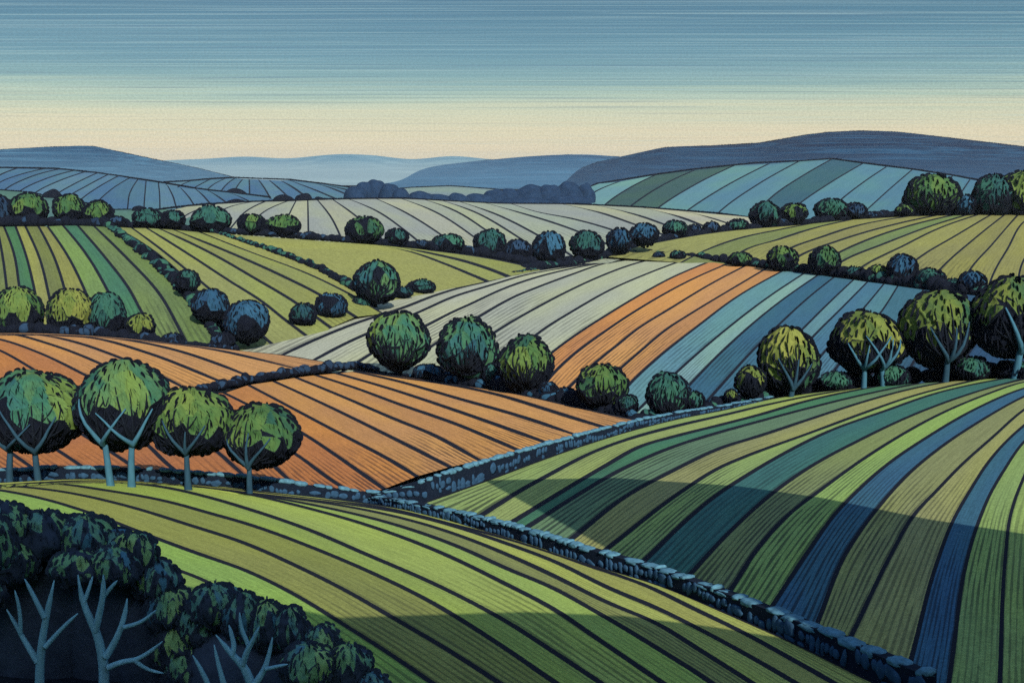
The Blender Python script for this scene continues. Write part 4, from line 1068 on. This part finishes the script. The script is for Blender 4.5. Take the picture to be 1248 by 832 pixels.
# --- dark round bushes in the valley below the pale field
vl = 'round bushes below the pale field'
for cx, cy, rx, ry, vb, Y_, pal, lab in [
  (785,286,19,15,302,322,'blue','wide blue bush overlapping the smaller one before the olive tip'),
  (755,293,16,16,309,318,'blue','round blue bush left of the wide blue one'),
  (715,299,22,19,318,312,'teal','round dark teal bush standing alone right of the bare-branched one'),
  (669,303,22,23,326,304,'blue','large round blue bush with bare branching stems'),
  (631,306,18,15,323,300,'navy','shadowy navy bush between two round bushes'),
  (597,298,21,19,318,296,'teal','round dark teal bush left of the shadowy navy bush'),
  (546,297,22,13,309,290,'teal','low wide teal bush on the edge of the plain olive pasture'),
  (514,298,11,6,304,286,'navy','tiny dark bush left of the low wide teal bush'),
  (484,289,15,11,302,284,'teal','small teal bush right of the green bush'),
  (444,280,25,18,299,282,'green','large green bush above the plain olive pasture'),
  (377,288,10,6,294,280,'navy','tiny dark mound at the right foot of the pair of bushes'),
  (346,275,23,14,290,276,'green','right bush of the green pair'),
  (307,273,18,13,287,274,'green','left bush of the green pair'),
  (258,268,26,18,285,272,'teal','large domed teal bush above the slanting hedge'),
  (211,268,16,12,281,271,'teal','right one of two touching dark teal bushes above the olive slope'),
  (181,267,19,14,281,270,'teal','left one of two touching dark teal bushes above the olive slope'),
  (143,271,12,8,278,268,'navy','small dark bush at the top corner of the striped pasture'),
  (121,261,18,17,278,268,'green','smallest of the three green round trees above the striped pasture'),
  (86,256,20,20,277,268,'green','middle of three green round trees above the striped pasture'),
  (37,256,24,22,278,268,'green','largest of three green round trees above the striped pasture'),
  (-4,258,23,22,278,268,'navy','dark navy round tree cut by the left edge above the striped pasture')]:
    bush(cx, cy, rx, ry, vb, Y_, pal, lab, vl if cx > 160 else 'round bushes above the striped pasture')

# --- foot of the striped pasture
fg = 'round trees at the foot of the striped pasture'
for cx, cy, rx, ry, vb, Y_, pal, lab in [
  (25,379,32,34,408,174,'green','round green bush at the left edge above the orange field'),
  (88,380,31,32,409,174,'olive','round yellow-green bush above the orange field, second from the left edge'),
  (132,382,24,30,411,175,'teal','upright dark teal bush right of the yellow-green one'),
  (172,397,19,17,414,175,'olive','small pale yellow-green bush at the end of the row above the orange field'),
  (211,414,14,9,421,176,'navy','dark low mound below the striped pasture'),
  (229,342,16,14,357,205,'teal','teal bush swelling from the sloping hedge'),
  (257,372,25,23,394,190,'blue','blue bush lower on the sloping hedge'),
  (302,391,30,29,420,177,'blue','biggest blue-black round bush at the foot of the olive slope'),
  (272,415,15,11,425,174,'navy','dark low bush left of the biggest blue-black bush'),
  (370,383,17,15,396,196,'teal','small green-topped bush beside the pale field edge'),
  (404,373,22,17,388,205,'blue','blue bush between the small green-topped one and the tall green tree'),
  (443,369,15,9,377,218,'teal','low teal bush at the foot of the tall green tree'),
  (514,349,18,9,357,244,'teal','teal bush right of the tall green tree'),
  (492,356,12,7,362,236,'teal','low dark bush just right of the tall green tree trunk')]:
    bush(cx, cy, rx, ry, vb, Y_, pal, lab, fg)
tree('tree', 460, 344, 29, 26, 457, 372, 219, 'mixed', 'tall green tree standing on the upper left edge of the pale banded field', None, tw=3.0, low=(-0.85,-0.3), limbs=9)

# --- far trees
fw = 'far dark woodland trees'
k = 0
for cx, cy, rx, ry, vb, Y_, lab in [
  (433,234,13,11,243,640,'leftmost navy tree of the far clump beside the blue rise'),
  (446,230,13,13,243,650,'second navy tree of the far clump, rising towards its top'),
  (459,229,14,14,243,655,'tallest navy tree of the far clump beside the blue rise'),
  (475,232,13,12,243,650,'navy tree right of the tallest in the far clump'),
  (489,235,10,9,243,640,'rightmost navy tree of the far clump'),
  (513,238,16,7,244,660,'flat navy thicket right of the far clump'),
  (532,240,20,6,245,660,'long low navy thicket before the pale meadow'),
  (558,240,13,7,247,660,'domed navy thicket in the middle of the far wood'),
  (583,241,20,8,249,670,'low navy thicket at the left end of the big far wood'),
  (604,239,16,11,249,680,'shoulder tree on the left of the big far wood'),
  (620,237,14,11,249,690,'small-crowned tree left of the peak of the big far wood'),
  (646,234,20,14,249,700,'tallest peaked tree of the big far wood'),
  (669,236,18,13,249,700,'rounded tree right of the peak of the big far wood'),
  (693,231,17,13,247,720,'tall domed tree of the far wood, in front of the eastern hill'),
  (714,231,10,9,243,730,'small domed tree at the tip of the far wood by the pale blue strip'),
  (692,243,26,8,250,690,'low dark thicket at the right end of the far wood'),
  (640,245,30,7,250,660,'low dark thicket in front of the big far wood'),
  (64,236,12,7,243,520,'small navy bush on the far teal meadow'),
  (169,254,7,6,258,440,'tiny navy bush at the foot of the terraced hill'),
  (287,233,13,6,238,860,'navy bush on the blue rise'),
  (345,240,11,6,246,620,'left navy bush at the foot of the blue rise'),
  (371,240,10,7,246,620,'domed navy bush at the foot of the blue rise'),
  (389,242,7,4,246,620,'smallest navy bush at the foot of the blue rise'),
  (287,245,12,4,248.5,580,'flat navy bush at the corner of the pale field')]:
    bush(cx, cy + 1, rx * .9, ry * .8, vb, Y_, 'navy', lab, fw if 420 < cx < 720 else 'far navy bushes', limbs=0, kind='tree' if ry > 8 else 'bush', cat='tree' if ry > 8 else 'bush', plain=True, core_mat='dark_leaf' if cx < 400 else 'navy_core')

# --- the bushy trees in the lower left corner
def bush_tree(label, Yt, paths, lobes, core_c, seed):
    rr = np.random.RandomState(seed)
    root_uv = paths[0][0][:2]
    foot = P(root_uv[0], 1000, Yt)
    gz = L['near_left'].at(max(root_uv[0], 0), 832)
    foot = np.array([P(root_uv[0], 832, Yt)[0], Yt, P(root_uv[0], 832, Yt)[2] - 0.9])
    root = empty('tree', foot); tag(root, label, 'tree', 'bushy trees in the lower left corner')
    T, B = Acc(), Acc()
    for i, pth in enumerate(paths):
        pts = smooth_curve([(u, v) for u, v, r in pth], 12); rs = np.interp(np.linspace(0, 1, 12), np.linspace(0, 1, len(pth)), [r for u, v, r in pth])
        W = np.array([P(u, v, Yt - 0.02 * i + 0.15 * math.sin(i * 2.1) * np.linspace(0, 1, 12)[k]) for k, (u, v) in enumerate(pts)]) - foot
        if i == 0: W = np.vstack([W[0] - np.array([0, 0, 1.2]), W]); rs = np.concatenate([[rs[0] * 1.25], rs])
        rs = rs * np.where(np.arange(len(rs)) >= len(rs) - 3, np.linspace(1, 0.35, 3)[np.clip(np.arange(len(rs)) - len(rs) + 3, 0, 2)], 1.0) * 0.88
        tube(T if i == 0 else B, W, rs * Yt / F, 8)
    trunk = T.build('trunk', [M['shade_bark']], root)
    if B.n: B.build('limbs', [M['shade_bark']], trunk)
    A = Acc()
    px = Yt / F
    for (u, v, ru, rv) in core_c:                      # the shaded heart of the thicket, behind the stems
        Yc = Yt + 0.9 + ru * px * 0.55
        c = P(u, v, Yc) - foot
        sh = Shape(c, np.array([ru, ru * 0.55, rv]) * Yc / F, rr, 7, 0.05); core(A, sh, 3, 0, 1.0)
    for (u, v, ru, rv, dY) in lobes:
        Yc = Yt + dY; c = P(u, v, Yc) - foot; r = np.array([ru, ru * 0.85, rv]) * Yc / F
        sh = Shape(c, r * 0.97, rr, 12, 0.16)
        pads(A, sh, rr, 44, 4, 1, h=0.09, bw=0.14, low=(-0.55, 0.2), lowmin=0.1, th_line=0.15, dark=0.14, tone_amp=0.7, long=3.2, top_light=0.0)
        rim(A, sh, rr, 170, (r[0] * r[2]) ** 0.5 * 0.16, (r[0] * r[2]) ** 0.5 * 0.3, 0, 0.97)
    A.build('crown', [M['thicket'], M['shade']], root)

YT = 23.6
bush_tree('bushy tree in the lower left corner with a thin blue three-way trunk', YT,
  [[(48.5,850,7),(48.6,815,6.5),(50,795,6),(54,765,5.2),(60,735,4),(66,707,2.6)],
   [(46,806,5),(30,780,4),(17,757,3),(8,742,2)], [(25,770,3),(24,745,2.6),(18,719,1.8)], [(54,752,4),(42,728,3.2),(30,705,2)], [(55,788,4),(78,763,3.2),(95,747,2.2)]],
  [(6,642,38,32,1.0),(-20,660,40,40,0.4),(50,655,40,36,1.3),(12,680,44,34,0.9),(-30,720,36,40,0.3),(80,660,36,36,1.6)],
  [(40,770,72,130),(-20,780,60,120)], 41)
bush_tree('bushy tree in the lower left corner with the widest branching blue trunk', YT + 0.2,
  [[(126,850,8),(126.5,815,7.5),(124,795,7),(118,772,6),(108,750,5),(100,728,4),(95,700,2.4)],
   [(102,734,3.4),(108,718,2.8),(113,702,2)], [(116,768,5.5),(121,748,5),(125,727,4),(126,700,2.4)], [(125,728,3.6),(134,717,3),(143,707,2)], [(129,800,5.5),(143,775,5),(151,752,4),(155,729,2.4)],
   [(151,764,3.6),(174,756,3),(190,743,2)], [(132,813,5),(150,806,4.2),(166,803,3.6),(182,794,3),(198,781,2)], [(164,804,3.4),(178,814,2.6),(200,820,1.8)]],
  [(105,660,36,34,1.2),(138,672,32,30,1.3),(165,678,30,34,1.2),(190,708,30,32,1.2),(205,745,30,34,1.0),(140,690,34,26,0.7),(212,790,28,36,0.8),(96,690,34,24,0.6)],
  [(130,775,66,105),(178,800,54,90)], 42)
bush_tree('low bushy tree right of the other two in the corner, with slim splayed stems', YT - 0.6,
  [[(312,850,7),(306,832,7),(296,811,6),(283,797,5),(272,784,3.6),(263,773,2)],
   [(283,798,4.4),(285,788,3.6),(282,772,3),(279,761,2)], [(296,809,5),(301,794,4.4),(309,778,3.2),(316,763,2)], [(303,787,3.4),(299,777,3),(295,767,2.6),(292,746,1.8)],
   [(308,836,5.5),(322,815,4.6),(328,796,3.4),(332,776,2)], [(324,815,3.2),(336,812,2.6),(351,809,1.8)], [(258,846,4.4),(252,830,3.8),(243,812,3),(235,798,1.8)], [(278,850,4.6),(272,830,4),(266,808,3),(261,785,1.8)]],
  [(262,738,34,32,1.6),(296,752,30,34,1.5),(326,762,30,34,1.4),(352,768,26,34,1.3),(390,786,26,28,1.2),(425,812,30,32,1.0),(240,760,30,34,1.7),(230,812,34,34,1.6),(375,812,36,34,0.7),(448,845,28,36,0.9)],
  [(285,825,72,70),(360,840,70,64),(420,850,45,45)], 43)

# ------------------------------------------------------------------ light, sky, camera
def dirs_to_angles(s):
    el = math.asin(s[2]); az = math.atan2(s[0], s[1])   # azimuth clockwise from +Y
    return el, az
EL, AZ = dirs_to_angles(SUN)
EXPO = 0.75
sd = bpy.data.lights.new('sun', 'SUN'); sd.energy = 3.6; sd.angle = R(0.08); sd.color = (1.0, 0.90, 0.74)
so = bpy.data.objects.new('sun', sd); COL.objects.link(so)
from mathutils import Vector
so.rotation_euler = Vector(tuple(-SUN)).to_track_quat('-Z', 'Y').to_euler(); so.location = (60, -120, 140)

w = bpy.data.worlds.new('World'); scene.world = w; w.use_nodes = True
nt = w.node_tree; nt.nodes.clear(); g = G(nt)
sky = nt.nodes.new('ShaderNodeTexSky'); sky.sky_type = 'NISHITA'; sky.sun_disc = False
sky.sun_elevation = EL; sky.sun_rotation = AZ; sky.dust_density = 1.5; sky.ozone_density = 2.0; sky.air_density = 1.0
co = nt.nodes.new('ShaderNodeTexCoord').outputs['Generated']
sep = nt.nodes.new('ShaderNodeSeparateXYZ'); nt.links.new(co, sep.inputs[0])
el = sep.outputs['Z']
ramp = nt.nodes.new('ShaderNodeValToRGB')
SKYK = 0.56     # display value -> radiance before exposure, and the Background strength is 0.1
def sk(c): return tuple(x * SKYK for x in lin(c)) + (1,)
stops = [(-0.02, (242,220,176)), (0.018, (242,224,184)), (0.046, (214,214,180)), (0.062, (176,198,176)), (0.074, (116,160,164)), (0.095, (76,132,152)), (0.12, (52,112,136)), (0.16, (32,90,118)), (0.22, (40,92,132)), (0.42, (104,152,196)), (1.0, (112,156,206))]
cr = ramp.color_ramp
while len(cr.elements) < len(stops): cr.elements.new(0.5)
def e2p(e): return (e + 0.1) / 1.1
for el_, (e, c) in zip(cr.elements, stops):
    el_.position = e2p(e); el_.color = sk(c)
ay = g.math('MAXIMUM', g.math('ABSOLUTE', sep.outputs['Y']), 0.05)
tx = g.math('DIVIDE', sep.outputs['X'], ay); tz = g.math('DIVIDE', sep.outputs['Z'], ay)      # long cloud bands lying across the view, parallel to the ground
# thin streaks of high cloud, drawn out level with the horizon
def streak(az_s, el_s, seed, d=3.0):
    return g.noise(g.comb(g.math('MULTIPLY', tx, az_s), g.math('MULTIPLY', tz, el_s), seed), 1.0, d, 0.6)
s1 = streak(1.6, 330.0, 1.0, 4.0); s2 = streak(0.8, 70.0, 5.0, 3.0); s3 = streak(2.6, 620.0, 9.0, 3.0)
warp = g.math('MULTIPLY', g.math('SUBTRACT', s1, 0.5), 0.030)
warp2 = g.math('MULTIPLY', g.math('SUBTRACT', s2, 0.5), 0.022)
pos_ = g.math('MULTIPLY', g.math('ADD', g.math('ADD', g.math('ADD', el, warp), warp2), 0.1), 1 / 1.1)
nt.links.new(pos_, ramp.inputs[0])
thin = g.math('MULTIPLY', g.rng(s3, 0.53, 0.66, 0.0, 0.62), g.rng(s2, 0.35, 0.65, 0.2, 1.0))
s4 = streak(1.4, 950.0, 13.0, 2.0)
fine = g.math('MULTIPLY', g.rng(s4, 0.5, 0.64, 0.0, 0.34), g.rng(el, 0.02, 0.09, 0.25, 1.0))
skyc = g.mix(g.math('MAXIMUM', g.math('MULTIPLY', thin, 0.75), fine), ramp.outputs[0], sk((176, 206, 204)))
dark = g.math('MULTIPLY', g.rng(s3, 0.47, 0.33, 0.0, 0.5), g.rng(el, 0.02, 0.07, 0.2, 1.0))
skyc = g.mix(dark, skyc, sk((44, 92, 128)))
grain = g.noise(g.comb(g.math('MULTIPLY', sep.outputs['X'], 520.0), g.math('MULTIPLY', sep.outputs['Z'], 800.0), 2.0), 1.0, 1.0, 0.8)
gf = g.rng(grain, 0.34, 0.66, 0.89, 1.11, False)
skyc = g.mix(1.0, skyc, g.comb(gf, gf, gf), 'MULTIPLY')
skyc10 = g.mix(1.0, skyc, (10.0, 10.0, 10.0), 'MULTIPLY')
up = g.rng(el, 0.16, 0.45, 0.85, 0.25)
fin = g.mix(up, sky.outputs[0], skyc10)
bg = nt.nodes.new('ShaderNodeBackground'); bg.inputs['Strength'].default_value = 0.1
nt.links.new(fin, bg.inputs['Color'])
wo = nt.nodes.new('ShaderNodeOutputWorld'); nt.links.new(bg.outputs[0], wo.inputs[0])

# the air: far hills pale towards blue
def haze():
    x0, x1, y0, y1, z0, z1 = -9500.0, 9500.0, -950.0, 12500.0, -7.0, 150.0
    V = [(x, y, z) for z in (z0, z1) for y in (y0, y1) for x in (x0, x1)]
    Fc = [(0,2,3,1),(4,5,7,6),(0,1,5,4),(2,6,7,3),(0,4,6,2),(1,3,7,5)]
    m = bpy.data.materials.new('haze'); m.use_nodes = True; t = m.node_tree; t.nodes.clear()
    o_ = t.nodes.new('ShaderNodeOutputMaterial'); v = t.nodes.new('ShaderNodeVolumePrincipled')
    v.inputs['Density'].default_value = HAZE; v.inputs['Color'].default_value = (0.70, 0.85, 0.95, 1); v.inputs['Anisotropy'].default_value = 0.0
    t.links.new(v.outputs[0], o_.inputs['Volume'])
    o = mesh_obj('haze', V, Fc, m, smooth=False); tag(o, kind='stuff')
HAZE = 0.00003
if HAZE: haze()

cd = bpy.data.cameras.new('camera'); cd.lens = 38; cd.sensor_width = 36; cd.clip_end = 30000; cd.clip_start = 0.1
ca = bpy.data.objects.new('camera', cd); COL.objects.link(ca)
ca.location = (0, 0, H); ca.rotation_euler = (math.pi / 2 - TH, 0, 0)
scene.camera = ca
scene.view_settings.view_transform = 'Standard'; scene.view_settings.look = 'None'; scene.view_settings.gamma = 1.0
scene.view_settings.exposure = EXPO
scene.render.engine = 'CYCLES'
try:
    scene.cycles.use_denoising = False
    scene.cycles.denoiser = 'OPENIMAGEDENOISE'
    scene.cycles.denoising_input_passes = 'RGB_ALBEDO_NORMAL'
except Exception as e:
    print('denoise', e)
scene.cycles.sample_clamp_direct = 3.0; scene.cycles.sample_clamp_indirect = 1.0
scene.cycles.max_bounces = 4; scene.cycles.volume_bounces = 0; scene.cycles.diffuse_bounces = 2
scene.cycles.use_adaptive_sampling = False
